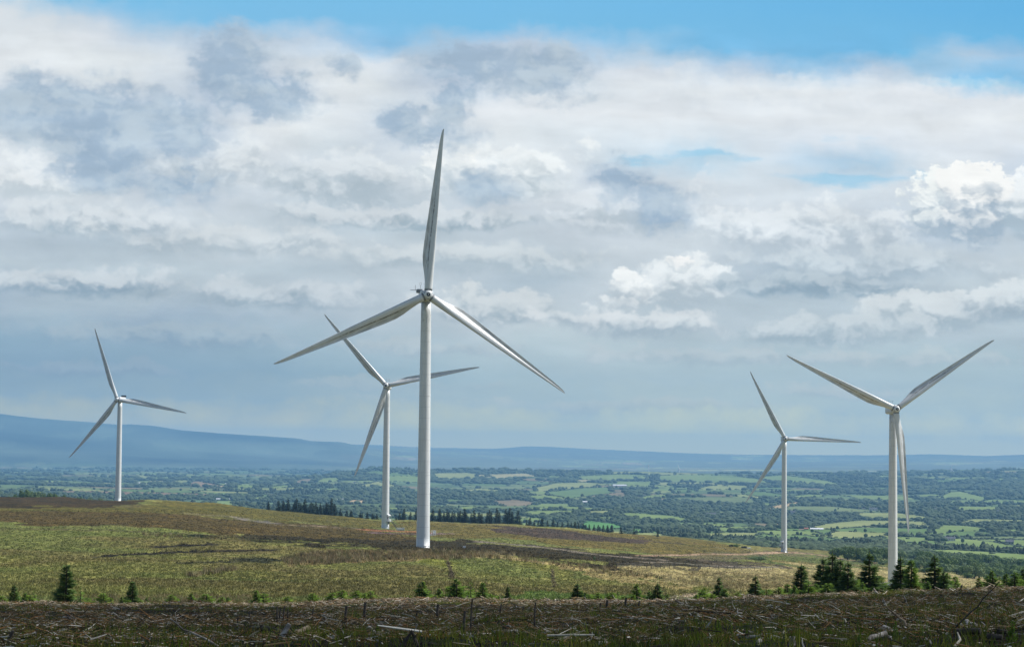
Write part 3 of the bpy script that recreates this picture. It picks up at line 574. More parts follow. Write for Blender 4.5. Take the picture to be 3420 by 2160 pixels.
LINES = [ # dark gullies, tracks, one painted strip of shade: polyline, half width m, colour
([(310,1860),(450,1850),(640,1843),(900,1836)],1.8,(0.022,0.018,0.012)),([(540,1827),(650,1819),(705,1817)],2.0,(0.018,0.015,0.010)),
([(850,1808),(1000,1811),(1140,1816),(1250,1822)],1.4,(0.05,0.045,0.022)),([(830,1872),(880,1868),(960,1870)],3.0,(0.03,0.034,0.016)),([(600,1880),(760,1876),(830,1871)],1.0,(0.05,0.05,0.022)),  # the wide middle one is shade painted on the moor as dark colour
([(0,1765),(300,1768),(600,1780),(900,1795)],1.5,(0.09,0.08,0.035)),
([(790,1727),(830,1735),(900,1745)],3.0,(0.20,0.18,0.17)),([(1600,1808),(1700,1816),(1860,1832),(1980,1850),(2200,1868)],2.2,(0.19,0.165,0.13)),
([(2150,1874),(2300,1882),(2480,1893),(2600,1893)],1.6,(0.18,0.16,0.12)),([(2150,1855),(2330,1851),(2480,1850),(2620,1843),(2720,1850),(2860,1872),(2940,1880)],2.0,(0.29,0.21,0.14)),
([(2240,1996),(2290,1990),(2330,1980),(2400,1974)],0.5,(0.32,0.27,0.19)),([(2240,2001),(2300,1995),(2345,1983),(2400,1977)],0.5,(0.32,0.27,0.19)),
([(1497,1872),(1500,1890),(1506,1910),(1510,1930)],0.35,(0.07,0.055,0.03)),([(1845,1900),(1848,1940),(1852,1960)],0.25,(0.10,0.085,0.04)),
([(1220,1770),(1300,1772),(1400,1776),(1440,1778)],3.0,(0.30,0.14,0.075)),([(1250,1779),(1411,1782),(1500,1781)],3.0,(0.13,0.09,0.09)),([(930,1752),(1100,1758),(1200,1764)],1.5,(0.17,0.14,0.09)),
([(2950,1952),(3000,1950)],10.0,(0.17,0.15,0.15)),([(620,1714),(760,1724),(860,1738)],2.0,(0.15,0.14,0.07)),
]
WM = [(wpoly(dense([(min(max(a, -1150), 4550), b) for a, b in p], 30), 150), c) for p, c in MOOR]
WL = [(wpoly(dense(p, 12, False), 150), wd, c) for p, wd, c in LINES]
def segdist(x, y, P_):
    d = np.full(x.shape, 1e9)
    for a, b in zip(P_[:-1], P_[1:]):
        ab = b-a; L2 = (ab**2).sum()
        if L2 > 200**2 or L2 == 0: continue
        t = np.clip(((x-a[0])*ab[0]+(y-a[1])*ab[1])/L2, 0, 1); d = np.minimum(d, np.hypot(x-a[0]-t*ab[0], y-a[1]-t*ab[1]))
    return d
def moor_color(x, y):
    D = np.hypot(x, y); k = 0.035*D
    wx = x+(fbm(x, y, 25, 4, 61)-.5)*k*0.9; wy = y+(fbm(x, y, 25, 4, 67)-.5)*k*4
    base = np.array((0.172,0.175,0.052)); alt = np.array((0.145,0.132,0.045)); grn = np.array((0.125,0.160,0.040))
    f = fbm(x*1.0, y*0.35, 18, 5, 71)[..., None]; f2 = fbm(x, y, 60, 3, 74)[..., None]
    sm = np.clip((f-.42)/.16, 0, 1); col = base*sm+alt*(1-sm); g = np.clip((f2-.5)/.12, 0, 1); col = col*(1-.6*g)+grn*.6*g
    for p, c in WM:
        k_ = inpoly(wx, wy, p); col = np.where(k_[..., None], np.array(c), col)
    col = col*(0.8+0.4*fbm(x, y, 5, 4, 77)[..., None])
    near = (D < 1700)
    for p, wd, c in WL:
        if len(p) < 2: continue
        bb = (x > p[:, 0].min()-40) & (x < p[:, 0].max()+40) & (y > p[:, 1].min()-40) & (y < p[:, 1].max()+40) & near
        if not bb.any(): continue
        dd = segdist(x[bb], y[bb], p)+(fbm(x[bb], y[bb], 6, 3, 81)-.5)*wd*1.4
        col[bb] = col[bb]*(1-np.clip((wd*1.7-dd)/wd*1.5, 0, 1)[:, None])+np.array(c)*np.clip((wd*1.7-dd)/wd*1.5, 0, 1)[:, None]
    v = np.clip((D-1450)/250, 0, 1)[..., None]
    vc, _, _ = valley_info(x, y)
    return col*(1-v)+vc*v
azs = np.concatenate([np.linspace(R(-30), R(-14), 60, endpoint=False), np.linspace(R(-14), R(14), 1120, endpoint=False), np.linspace(R(14), R(30), 60)])
def terrain(name, d0, d1, n, colf, mat):
    rr = np.exp(np.linspace(math.log(d0), math.log(d1), n)); A, D = np.meshgrid(azs, rr)
    x = np.sin(A)*D; y = np.cos(A)*D; z = H(x, y)
    V = np.stack([x, y, z], -1).reshape(-1, 3); c = colf(x, y).reshape(-1, 3) if colf else None
    i, j = np.meshgrid(np.arange(n-1), np.arange(len(azs)-1), indexing='ij'); a = i*len(azs)+j
    q = np.stack([a, a+1, a+len(azs)+1, a+len(azs)], -1).reshape(-1, 4)
    return link(name, mesh(name, V, q, True, c, [mat]), kind='structure')
terrain('felled_ground', 3.0, 150.0, 190, None, M['g_fell'])
terrain('moorland', 150.0, 1900.0, 420, moor_color, M['g_moor'])
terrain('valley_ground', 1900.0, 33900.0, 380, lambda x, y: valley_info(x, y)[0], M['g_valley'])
# ------------------------------------------------------------------ haze: one closed box of even air
hm = bpy.data.materials.new('haze air'); hm.use_nodes = True; ht = NT(hm.node_tree)
pv = ht.n('ShaderNodeVolumePrincipled', {'Color': (0.29, 0.61, 0.96, 1), 'Density': HAZE_D, 'Anisotropy': 0.0}); ht.n('ShaderNodeOutputMaterial', {'Volume': pv.outputs[0]})
hb = MB().box((0, 16000, (CZ+HAZE_TOP+(-60))/2), (44000, 40000, CZ+HAZE_TOP+60)).build('haze', [hm])
link('haze', hb, kind='stuff', label='pale blue haze lying over the valley')
# ------------------------------------------------------------------ cloud whose shadow lies on the felled ground
def ico(sub):
    import bmesh
    b = bmesh.new(); bmesh.ops.create_icosphere(b, subdivisions=sub, radius=1.0)
    V = np.array([v.co[:] for v in b.verts]); Fc = np.array([[v.index for v in f.verts] for f in b.faces]); b.free(); return V, Fc
def cloud(cx, cy_, rx, ry, zc, seed):
    V, Fc = ico(5); mb = MB()
    n = fbm(V[:, 0]*3+V[:, 2]*2, V[:, 1]*3-V[:, 2], 1.0, 5, seed)
    P_ = V*(0.75+0.6*n)[:, None]*np.array([rx, ry, 45.0]); P_[:, 2] = np.where(P_[:, 2] < 0, P_[:, 2]*0.35, P_[:, 2])
    mb.add(P_+np.array([cx, cy_, zc]), Fc)
    link('cloud', mb.build('cloud', [M['cloud']], True), kind='structure')
zc = 900.0; off = zc/math.tan(SUN_EL)
ex, ey = math.sin(SUN_AZ)*off, math.cos(SUN_AZ)*off
cloud(ex+0, ey-118, 330, 200, CZ+zc, 5)
#@@OBJECTS@@
# ------------------------------------------------------------------ wind turbines
def blade_mesh(root_r=1.05, L=45.0):
    """blade along +Z from the hub, front (upwind) is -Y, trailing edge towards -X"""
    NS, NC = 46, 40; V = []; C = []
    rr = np.concatenate([np.linspace(1.3, 12, 18, endpoint=False), np.linspace(12, L-1.2, 20, endpoint=False), np.linspace(L-1.2, L, 8)])
    for r in rr:
        s = r/L
        chord = np.interp(s, [0.03,0.07,0.12,0.18,0.23,0.30,0.45,0.6,0.75,0.9,0.965,0.99,1.0], [2.1,2.15,2.55,3.15,3.38,3.25,2.70,2.15,1.62,1.05,0.72,0.42,0.10])
        thick = np.interp(s, [0.03,0.07,0.12,0.18,0.25,0.4,0.6,0.8,1.0], [1.0,0.97,0.74,0.50,0.37,0.27,0.215,0.18,0.16])
        tw = math.radians(np.interp(s, [0.03,0.2,0.4,0.7,1.0], [26,22,13,6,2])) ; blend = np.clip((s-0.05)/0.15, 0, 1); blend = blend*blend*(3-2*blend)
        le = np.interp(s, [0.03,0.2,0.5,1.0], [1.05,1.00,0.78,0.30])      # leading edge offset, nearly straight
        th = np.arange(NC)/NC*2*math.pi
        cx = 0.5-0.5*np.cos(th)                                     # 0 at the leading edge, 1 at the trailing edge
        up = th > math.pi
        t_ = 5*thick*(0.2969*np.sqrt(cx)-0.126*cx-0.3516*cx**2+0.2843*cx**3-0.1015*cx**4)
        camb = 0.03*np.sin(math.pi*cx)
        ya = np.where(up, t_+camb, -t_+camb+0.10*np.clip((cx-0.38)/0.2, 0, 1)*np.sin(math.pi*np.clip((cx-0.38)/0.62, 0, 1))*1.0)
        yc = 0.5*thick*np.sin(th)*-1
        yv = (yc*(1-blend)+ya*blend)*chord
        xx = le-cx*chord; ax = le-0.36*chord
        dx = xx-ax; X = ax+dx*math.cos(tw)+yv*math.sin(tw)*1; Y = -dx*math.sin(tw)+yv*math.cos(tw)
        bend = -0.9*max(0, s-0.3)**2*2.0
        V.append(np.stack([X, Y+bend, np.full(NC, r)], 1)); C.append(np.stack([cx+np.where(up, 1.5, 0), np.full(NC, s), np.zeros(NC)], 1))
    V = np.concatenate(V); C = np.concatenate(C)
    i, j = np.meshgrid(np.arange(len(rr)-1), np.arange(NC), indexing='ij'); j2 = (j+1) % NC
    q = np.stack([i*NC+j, i*NC+j2, (i+1)*NC+j2, (i+1)*NC+j], -1).reshape(-1, 4)
    n = len(V); V = np.vstack([V, V[-NC:].mean(0), V[:NC].mean(0)]); C = np.vstack([C, [0,1,0], [0,0,0]])
    a = np.arange(NC); b = (a+1) % NC; o = (len(rr)-1)*NC
    return mesh('blade', V, [np.stack([o+a, o+b, np.full(NC, n)], 1), np.stack([b, a, np.full(NC, n+1)], 1), q], True, C, [M['blade']])
BLADE = blade_mesh()
def lathe(mb, prof, seg=40, axis='z', c=(0, 0, 0)):
    prof = np.array(prof, float); th = np.arange(seg)*2*math.pi/seg; n = len(prof)
    x = prof[:, 0:1]*np.cos(th); y = prof[:, 0:1]*np.sin(th); z = np.repeat(prof[:, 1:2], seg, 1)
    V = np.stack([x, y, z], -1) if axis == 'z' else np.stack([x, -z, y], -1)
    i, j = np.meshgrid(np.arange(n-1), np.arange(seg), indexing='ij'); j2 = (j+1) % seg
    return mb.add(V.reshape(-1, 3)+np.array(c), np.stack([i*seg+j, i*seg+j2, (i+1)*seg+j2, (i+1)*seg+j], -1).reshape(-1, 4))
def rbox(mb, c, d, r=0.5, n=4):
    """box with rounded long edges (along Y)"""
    pts = []
    for (sx_, sz_, a0) in ((1,1,0),(-1,1,90),(-1,-1,180),(1,-1,270)):
        for k in range(n+1):
            a = math.radians(a0+90*k/n); pts.append((sx_*(d[0]/2-r)+r*math.cos(a), sz_*(d[2]/2-r)+r*math.sin(a)))
    pts = np.array(pts); m = len(pts); secs = [(-.5, .80), (-.44, .95), (-.38, 1), (.36, 1), (.45, .94), (.5, .8)]
    V = np.concatenate([np.stack([pts[:, 0]*k, np.full(m, s*d[1]), pts[:, 1]*k], 1) for s, k in secs])+np.array(c)
    i, j = np.meshgrid(np.arange(len(secs)-1), np.arange(m), indexing='ij'); j2 = (j+1) % m
    q = np.stack([i*m+j, i*m+j2, (i+1)*m+j2, (i+1)*m+j], -1).reshape(-1, 4); n_ = len(V)
    V = np.vstack([V, [[c[0], c[1]-d[1]/2, c[2]], [c[0], c[1]+d[1]/2, c[2]]]]); a = np.arange(m); b = (a+1) % m; o = (len(secs)-1)*m
    return mb.add(V, q, np.stack([b, a, np.full(m, n_)], 1), np.stack([o+a, o+b, np.full(m, n_+1)], 1))
def turbine(label, hub_px, Lpx, base_x, rotor_deg, yaw_deg, style, ent=None, entkind=None):
    D = 45.0*F/Lpx; hub = at(hub_px[0], hub_px[1], D); psi = R(yaw_deg); f = Vector((math.sin(psi), -math.cos(psi), 0))
    ax = hub-f*4.3; gz = float(H(ax.x, ax.y)); gz = min(float(H(ax.x+dx, ax.y+dy)) for dx in (-1.8, 0, 1.8) for dy in (-1.8, 0, 1.8))-0.1
    hz = ax.z-gz
    t = thing('wind_turbine', label, 'wind turbine', (ax.x, ax.y, gz), psi, 'wind turbines on the moor')
    th_ = hz-1.75; mb = MB(); lathe(mb, [(0, 0), (1.80, 0)]+[(1.80+(1.33-1.80)*k/20, th_*k/20) for k in range(21)]+[(0, th_)], 56)
    tw = link('tower', mb.build('tower', [M['tower']], True), t)
    for k, q in enumerate((0.012, 0.30, 0.62)):
        rr_ = 1.80+(1.33-1.80)*q; m2 = MB(); lathe(m2, [(rr_-.05, -.07), (rr_+.035, -.07), (rr_+.035, .07), (rr_-.05, .07)], 48)
        link('flange_ring', m2.build('flange_ring', [M['white_paint']]), tw, (0, 0, th_*q))
    m2 = MB(); lathe(m2, [(0, -.3), (2.5, -.3), (2.5, .12), (2.3, .16), (0, .16)], 40); link('foundation', m2.build('foundation', [M['concrete']]), t)
    na = rbox(MB(), (0, 0, 0), (3.3, 8.4, 3.3), .7); nac = link('nacelle', na.build('nacelle', [M['white_paint']], True), t, (0, 1.3, hz))
    if style == 'mast':
        m2 = MB()
        for x in (-1.6, -0.2, 1.1): m2.tube([(x, 0, 0), (x, 0, 1.5)], .05, 6)
        m2.tube([(-3.0, 0, .15), (-0.2, 0, .15)], .07, 6)
        th = np.linspace(0, 2*math.pi, 14)
        for x in (-0.2, 1.1): m2.tube(np.stack([x+.35*np.cos(th), th*0, 1.85+.35*np.sin(th)], 1), .03, 5)
        link('anemometer_mast', m2.build('anemometer_mast', [M['grey_metal']]), nac, (-1.0, 2.2, 1.65))
        link('roof_hatch', rbox(MB(), (0, 0, 0), (1.8, 2.2, 1.0), .2).build('roof_hatch', [M['grey_metal']]), nac, (-1.5, 1.2, 1.5))
    elif style == 'five':
        m2 = MB()
        for x in (-1.9, -1.2, -0.4, 0.4, 1.1): m2.tube([(x, 0, 0), (x, 0, 1.7)], .045, 6); m2.tube([(x-.3, 0, 1.7), (x+.3, 0, 1.7)], .035, 5)
        link('anemometer_mast', m2.build('anemometer_mast', [M['grey_metal']]), nac, (-0.3, 2.0, 1.6))
    elif style == 'cooler':
        m2 = MB().box((0, 0, .55), (3.0, .5, 1.05)); m2.box((0, .6, .1), (2.6, 1.2, .2))
        link('cooler_box', m2.build('cooler_box', [M['dark_metal']]), nac, (0.3, 3.4, 1.7))
    # hub with its nose, then three blades that turn together
    hb_ = MB(); lathe(hb_, [(0, 1.55), (.55, 1.5), (1.02, 1.28), (1.32, .8), (1.42, 0), (1.38, -.8), (1.2, -1.5), (0, -1.5)], 36, 'y')
    rot = link('hub', hb_.build('hub', [M['white_paint']], True), t, (0, -4.3, hz), (R(-2), R(rotor_deg), 0))
    if style != 'cooler':
        m2 = MB(); lathe(m2, [(0, 1.60), (.14, 1.60), (.16, 1.57), (.52, 1.53), (.56, 1.42)], 24, 'y'); link('nose_cap', m2.build('nose_cap', [M['dark_metal']]), rot)
        m2 = MB(); lathe(m2, [(0, 1.68), (.10, 1.67), (.13, 1.58)], 16, 'y'); link('nose_bolt', m2.build('nose_bolt', [M['white_paint']]), rot)
        for k in range(3):
            m2 = MB(); a = math.radians(120*k+60); ca, sa = math.cos(a), math.sin(a)
            m2.box((sa*1.12, -1.13, ca*1.12), (.62, .10, .09), [[ca, 0, sa], [0, 1, 0], [-sa, 0, ca]])
            link('seam', m2.build('seam', [M['dark_metal']]), rot)
    for k in range(3):
        bl = link('blade', BLADE, t, (0, -4.3, hz), None)
        a = R(rotor_deg+120*k); Mx = Matrix.Rotation(R(-2), 3, 'X') @ Matrix.Rotation(a, 3, 'Y'); bl.rotation_euler = Mx.to_euler()
        for q in (1.18, 1.42):
            m2 = MB(); lathe(m2, [(1.0, q-.04), (1.10, q-.04), (1.10, q+.04), (1.0, q+.04)], 32)
            link('root_ring', m2.build('root_ring', [M['dark_metal']]), bl)
    if ent is not None:    # the door, its platform, hood and stair, turned to compass angle ent (0 = towards +X of the turbine)
        a = R(ent)-psi; Mz = Matrix.Rotation(a, 3, 'Z'); r0 = 1.76
        def pl(name, mb, mat, rot=0): return link(name, mb.build(name, [M[mat]]), t, None, (0, 0, a+rot))
        h = 3.7
        pl('door', MB().box((r0+.0, 0, h+1.05), (.16, 1.0, 2.1)), 'grey_metal')
        if entkind != 'plain':
            hd = MB(); hd.box((r0+.65, 0, h+3.0), (1.5, 1.7, .12), np.array(Matrix.Rotation(R(28), 3, 'Y'))); hd.box((r0+.45, .8, h+2.8), (.9, .08, .8)); hd.box((r0+.45, -.8, h+2.8), (.9, .08, .8)); pl('door_hood', hd, 'white_paint')
        p = MB().box((r0+1.0, 0, h-.06), (2.2, 2.4, .14)); p.box((r0+.5, 0, h-.7), (1.0, .2, 1.2)); pf = pl('platform', p, 'grey_metal')
        rl = MB()
        for y in (-1.15, 1.15):
            for z in (.55, 1.1): rl.tube([(r0+.1, y, h+z), (r0+2.05, y, h+z)], .035, 5)
            for x in (.1, 1.05, 2.05): rl.tube([(r0+x, y, h), (r0+x, y, h+1.1)], .035, 5)
        for z in (.55, 1.1): rl.tube([(r0+2.05, -1.15, h+z), (r0+2.05, -.2, h+z)], .035, 5)
        rl.box((r0+2.08, -.55, h+.6), (.05, 1.1, .9)); link('railing', rl.build('railing', [M['white_paint']]), pf)
        sg = -1 if entkind == 'flip' else 1
        st = MB()
        for y in (0.2, 1.1):
            st.tube([(r0+1.3+y*.0, sg*(1.2), h), (r0+1.3, sg*(1.2+h*.95), .1)] if False else [(r0+.9+y, sg*1.2, h), (r0+.9+y, sg*(1.2+h*.95), .1)], .10, 6)
            st.tube([(r0+.9+y, sg*1.2, h+1.0), (r0+.9+y, sg*(1.2+h*.95), 1.1)], .04, 5)
        for k in range(14):
            q = (k+.5)/14; st.box((r0+1.55, sg*(1.2+h*.95*q), h*(1-q)), (.9, .26, .05))
        pl('stair', st, 'dark_metal' if entkind != 'light' else 'grey_metal')
    return t, ax, gz
T3 = turbine('largest, nearest white wind turbine, standing on the grassy knoll, one blade nearly upright', (1429, 985), 565, 0, 4.6, 8, 'mast', 50, 'plain')
T1 = turbine('white wind turbine with dark box on its nacelle, before the blue mountain at left', (391, 1334), 251, 0, -20.2, -14, 'cooler')
T2 = turbine('white wind turbine just left of and behind the largest, its right blade crossing that tower', (1290, 1288), 318.5, 0, -41.8, -3, 'five', -42, 'right')
T4 = turbine('smaller distant white wind turbine standing at the end of a pinkish gravel track', (2623, 1465), 251.5, 0, -28.0, 1, 'five', 232, 'light')
T5 = turbine('white wind turbine behind dark young spruces, one blade hanging down along its tower', (2993, 1366), 407, 0, 54.8, 6, 'five')
def ground_at(X, Y, dmin=14):
    p = hit([X], [Y], dmin)[0]; return Vector([float(c) for c in p])
# small kit on the moor
p = T2[1]; bz = T2[2]
g = at(1337, 1775, 1060); gz = float(H(g.x, g.y))
mb = MB(); 
for x in np.arange(-1.9, 1.95, .48): mb.box((x, 0, .65), (.08, .08, 1.3)); mb.box((x, 1.4, .65), (.08, .08, 1.3))
for z in (.25, .65, 1.05, 1.28): mb.box((0, -.01, z), (3.9, .05, .08)); mb.box((0, 1.41, z), (3.9, .05, .08))
mb.box((0, .7, .5), (3.0, .9, .7))
tr = thing('equipment_cage', 'low white barred cage on the gravel beside the stair of the middle turbine', 'cage', (g.x, g.y, gz), 0.1); link('bars', mb.build('bars', [M['tin_roof']]), tr)
g = ground_at(1551, 1829, 300); g = at(1551, 1829, 640); g.z = float(H(g.x, g.y))
tr = thing('marker_box', 'small white marker box on two legs in the grass right of the largest turbine', 'box', g, 0.2)
link('case', MB().box((0, 0, .75), (.75, .35, .55)).build('case', [M['tin_roof']]), tr)
for s_ in (-1, 1): link('leg', MB().box((.3*s_, 0, .25), (.07, .07, .5)).build('leg', [M['grey_metal']]), tr)
# stone and timber heap beside the track to the distant turbine
for i, (X, Y, wd, mt, lb) in enumerate([(2441, 1849, 2.2, 'log_dark', 'dark red-brown block on the gravel, leftmost by the distant turbine track'), (2485, 1850, 3.0, 'post_wood', 'dark block between two others on the gravel by the distant turbine track'), (2500, 1848, 2.6, 'tin_roof', 'pale flat slab lying on the gravel by the distant turbine track')]):
    g = at(X, Y, 1290); g.z = float(H(g.x, g.y)); mb = MB(); mb.box((0, 0, .45), (wd, 1.2, .9 if i < 2 else .3)); mb.box((wd*.3, .2, .75 if i < 2 else .4), (wd*.35, .9, .5))
    o = link('block', mb.build('block', [M[mt]]), None, g, (0, 0, .2*i)); o['label'] = lb; o['category'] = 'block'; o['group'] = 'blocks by the track'
# ------------------------------------------------------------------ conifers
def conifer_meshes(seed, width=0.22, branches=200, bare=0.0, top=0.93, droop=0.25, mat='spruce', side=6, gap=0.0, pw=.72):
    r = np.random.default_rng(seed); V = []; lob = r.normal(0, .16, 8)
    for k in range(branches):
        t = bare+(top-bare)*(1-(1-(k+.5)/branches)**.62 if False else ((k+.5)/branches)**1.25)
        if gap and (t*9+r.normal(0, .15)) % 1 < gap: continue
        a = r.random()*6.283; q = (t-bare)/(1.0-bare+.02)
        Rw = width*(1-q)**pw*(1+lob[int(a/6.2832*8) % 8]*(1-q))*(.78 if t < .05 else 1)*(.92+.14*math.sin(t*34+seed))
        L = Rw*(0.55+.5*r.random()**.6)+.008; ca, sa = math.cos(a), math.sin(a)
        rise = (0.75*t-droop)*L; tipup = .16*L
        def pt(s): return np.array([ca*L*s, sa*L*s, t+rise*s+tipup*s*s*s])
        nx = np.array([-sa, ca, 0]); w_ = .004+.07*L
        V += [pt(0.0), pt(0.6)+nx*w_, pt(1.0)]; V += [pt(0.0), pt(1.0), pt(.6)-nx*w_-np.array([0, 0, w_*.6])]
        for q_ in range(side):
            s_ = .22+.72*q_/(side-1); l_ = (.012+.62*L*(1.08-s_))*(.6+.7*r.random())
            for sg in (-1, 1):
                p0 = pt(s_); d = np.array([ca*.75, sa*.75, -.35-.35*r.random()])+nx*sg*(.7+.4*r.random()); p1 = p0+d*l_*.8
                V += [p0-np.array([ca, sa, 0])*l_*.2, p0+np.array([ca, sa, 0])*l_*.2+np.array([0, 0, .006]), p1]
    for b in range(5):
        a = b*1.256; V += [np.array([.010*math.cos(a), .010*math.sin(a), top-.06]), np.array([.010*math.cos(a+1.3), .010*math.sin(a+1.3), top-.06]), np.array([0, 0, 1.0])]
    V = np.array(V); me = mesh('crown', V, np.arange(len(V)).reshape(-1, 3), False, None, [M[mat]])
    tm = MB().tube([(0, 0, -.05), (0, 0, .5), (0, 0, .97)], [.022, .012, .003], 6).build('trunk', [M['bark']], True)
    return me, tm
CON = {}; CW = {'deep': .25, 'young': .34, 'mid': .27, 'row': .22, 'thin': .24}
for k in range(4):
    CON['deep', k] = conifer_meshes(100+k, .25, 300, 0.0, .90, .30, 'spruce', 6, .16, 1.12-.06*k)
    CON['young', k] = conifer_meshes(200+k, .34, 120, 0.0, .88, .05, 'spruce_young', 5, 0, .85)
    CON['mid', k] = conifer_meshes(300+k, .27, 210, 0.0, .92, .12, 'spruce_mid', 6, .12, 1.0)
    CON['row', k] = conifer_meshes(400+k, .22, 190, 0.02, .95, .25, 'spruce_dark', 4, .05, .9+.08*k)
    CON['thin', k] = conifer_meshes(500+k, .24, 60, 0.15, .93, .02, 'spruce_mid', 4, .3, .8)
def conifer(kind, k, pos, h, wide, label, group, rz):
    crown, trunk = CON[kind, k % 4]
    t = thing({'row': 'conifer_tree', 'young': 'spruce_sapling'}.get(kind, 'spruce_tree'), label, 'tree', pos, rz, group, (h*wide, h*wide, h))
    link('trunk', trunk, t); link('crown', crown, t)
# along the edge of the felled ground: X, top, base, kind, width factor, what it looks like
EDGE = [(8,1985,2018,'young',1.2),(48,1946,2018,'deep',1.1),(84,1975,2018,'mid',1.0),(114,1968,2018,'thin',.8),(223,1872,2020,'deep',.92),(270,1955,2020,'thin',1.1),(370,1990,2022,'young',1.0),
(408,1988,2021,'mid',1.1),(443,1932,2018,'deep',1.0),(489,1991,2020,'mid',1.15),(593,1994,2019,'mid',1.2),(668,1991,2018,'deep',1.1),(706,1996,2019,'deep',1.25),(762,1990,2017,'mid',1.2),(857,1966,2014,'mid',1.2),
(960,1986,2002,'young',1.2),(1044,1974,1999,'young',1.1),(1110,1972,1998,'young',1.2),(1142,1962,1998,'young',1.1),(1217,1975,1999,'young',1.1),(1238,1965,1999,'young',1.0),(1365,1985,2000,'young',1.2),
(1410,1935,2001,'mid',1.35),(1469,1960,2002,'mid',1.25),(1503,1950,2003,'young',1.1),(1526,1926,2004,'mid',1.3),(1549,1948,2004,'young',1.1),(1573,1936,2010,'thin',1.0),(1613,1938,2008,'mid',1.1),(1640,1978,2012,'young',1.0),(1696,1952,2016,'deep',.85),
(1929,1942,2015,'deep',1.3),(1954,1972,2015,'deep',1.1),(1984,1980,2014,'deep',.95),(2029,1977,2014,'mid',1.0),(2063,1970,2013,'thin',1.3),(2127,1944,2013,'mid',1.1),(2170,1968,2013,'mid',1.2),(2196,1942,2013,'deep',1.3),
(2325,1980,2009,'young',1.0),(2352,1955,2009,'young',1.0),(2402,1918,2008,'deep',.9),(2463,1971,2007,'young',1.0),(2523,1916,2005,'deep',1.2),
(2642,1960,2000,'mid',1.6),(2676,1876,1998,'deep',1.2),(2749,1852,1996,'deep',1.05),(2780,1834,1996,'deep',1.1),(2806,1858,1996,'deep',1.1),(2832,1866,1994,'deep',1.15),(2870,1945,1993,'mid',1.4),(2904,1832,1993,'deep',1.1),
(3008,1852,1988,'deep',1.0),(3044,1862,1988,'mid',1.0),(3080,1925,1987,'mid',1.3),(3122,1842,1986,'deep',1.15),(3152,1902,1984,'deep',1.1),(3296,1916,1978,'mid',1.2),(3338,1920,1978,'thin',1.1),(3388,1905,1976,'mid',1.2),(3418,1888,1976,'deep',1.0)]
ZN = [(0,200,'left of the tallest left-hand spruce'),(200,900,'in the left third of the brow'),(900,1390,'just left of the largest turbine'),(1390,1720,'in the cluster below the largest turbine'),(1720,2260,'left of the pale curved track'),
      (2260,2560,'right of the pale curved track'),(2560,2960,'in the dark right-hand group'),(2960,3500,'right of the right-hand turbine foot')]
LK = {'deep':'dark green young spruce','mid':'mid green young spruce','young':'bright yellow-green spruce sapling','thin':'sparse thin young spruce'}
for k, X in enumerate((60,100,125,238,292,345,428,462,470,575,640,690,730,745,880,1060,1190,1425,1455,1490,1512,1540,1562,1592,1628,1650,1668,1945,1967,2000,2045,2085,2110,2150,2183,2215,2230,2345,2380,2420,2500,2540,2560,2600,2630,2655,2700,2725,2765,2795,2820,2850,2880,2930,3025,3062,3100,3135,3165,3190,3270,3315,3360,3400)):
    base_ = float(np.interp(X, sorted(CRE), [CRE[q] for q in sorted(CRE)])); r_ = np.random.default_rng(8000+k)
    EDGE.append((X, base_-(22+26*r_.random())*(1.5 if X > 2600 else 1.0), base_, 'young' if r_.random() < (.75 if X < 2600 else .35) else 'mid', 1.0+.5*r_.random()))
EDGE.sort(key=lambda e: e[0])
cnt = {}
for i, (X, Yt, Yb, kd, wf) in enumerate(EDGE):
    D = 146+(i*37 % 27); d = rays(X, Yt); x, y = d[0]*D, d[1]*D; gz = float(H(x, y))-.05; h = CZ+d[2]*D-gz
    zn = next(z[2] for z in ZN if z[0] <= X < z[1]); c = cnt.get((kd, zn), 0); cnt[kd, zn] = c+1
    lb = '%s, %s such from left %s' % (LK[kd], nth(c), zn)
    if X == 223: lb = 'tallest dark young spruce on the left edge of the felled ground'
    asp = {'deep': .74, 'mid': .86, 'young': 1.25, 'thin': .6}[kd]*wf
    f = min(1.0, (Yb-Yt)/F*D/h)               # how much of its height shows above the brow
    wm = asp*(Yb-Yt)/F*D/(2*CW[kd]*h*(f**1.0)*.80)
    conifer(kd, i, (float(x), float(y), gz), float(h), max(.6, wm), lb, 'young spruces along the edge of the felled ground', i*1.7)
# the dark row on the moor's far edge
ROW = [(897,1671,1706)]+[(X, 1666+(i*7 % 13), 1716) for i, X in enumerate((938,950,962,976,989,1001,1014,1027,1041,1055,1068,1080,1096,1108,1118))]
ROW += [(X, 1672+(i*11 % 17), 1716) for i, X in enumerate((943,956,969,983,995,1007,1021,1034,1047,1061,1074,1087,1092,1101,1113,1122))]+[(X, 1716+(i*7 % 9)+(X-1440)*.012, 1746) for i, X in enumerate((1450,1463,1486,1498,1521,1534,1556,1579,1592,1605,1628,1640,1654,1668,1690,1700,1712))]+[(X, 1737+(X-1740)*.085+(i*5 % 8), 1750) for i, X in enumerate((1740,1752,1784,1798,1828,1862,1878,1908,1948,1957))]
ROW += [(1144,1697,1722),(1158,1699,1724),(1172,1702,1726),(1181,1703,1728)]+[(X, 1712+(i*5 % 9), 1733) for i, X in enumerate((1205,1218,1230,1243,1254,1266))]
ROW += [(1322,1718,1742),(1334,1712,1742),(1346,1704,1742),(1358,1700,1742),(1372,1707,1742),(1383,1706,1742)]
ROW += [(X, 1697+(i*11 % 22), 1746) for i, X in enumerate((1446,1458,1469,1480,1493,1504,1515,1528,1540,1551,1560,1573,1585,1598,1611,1623,1634,1647,1661,1674,1684,1694,1706,1718,1728))]
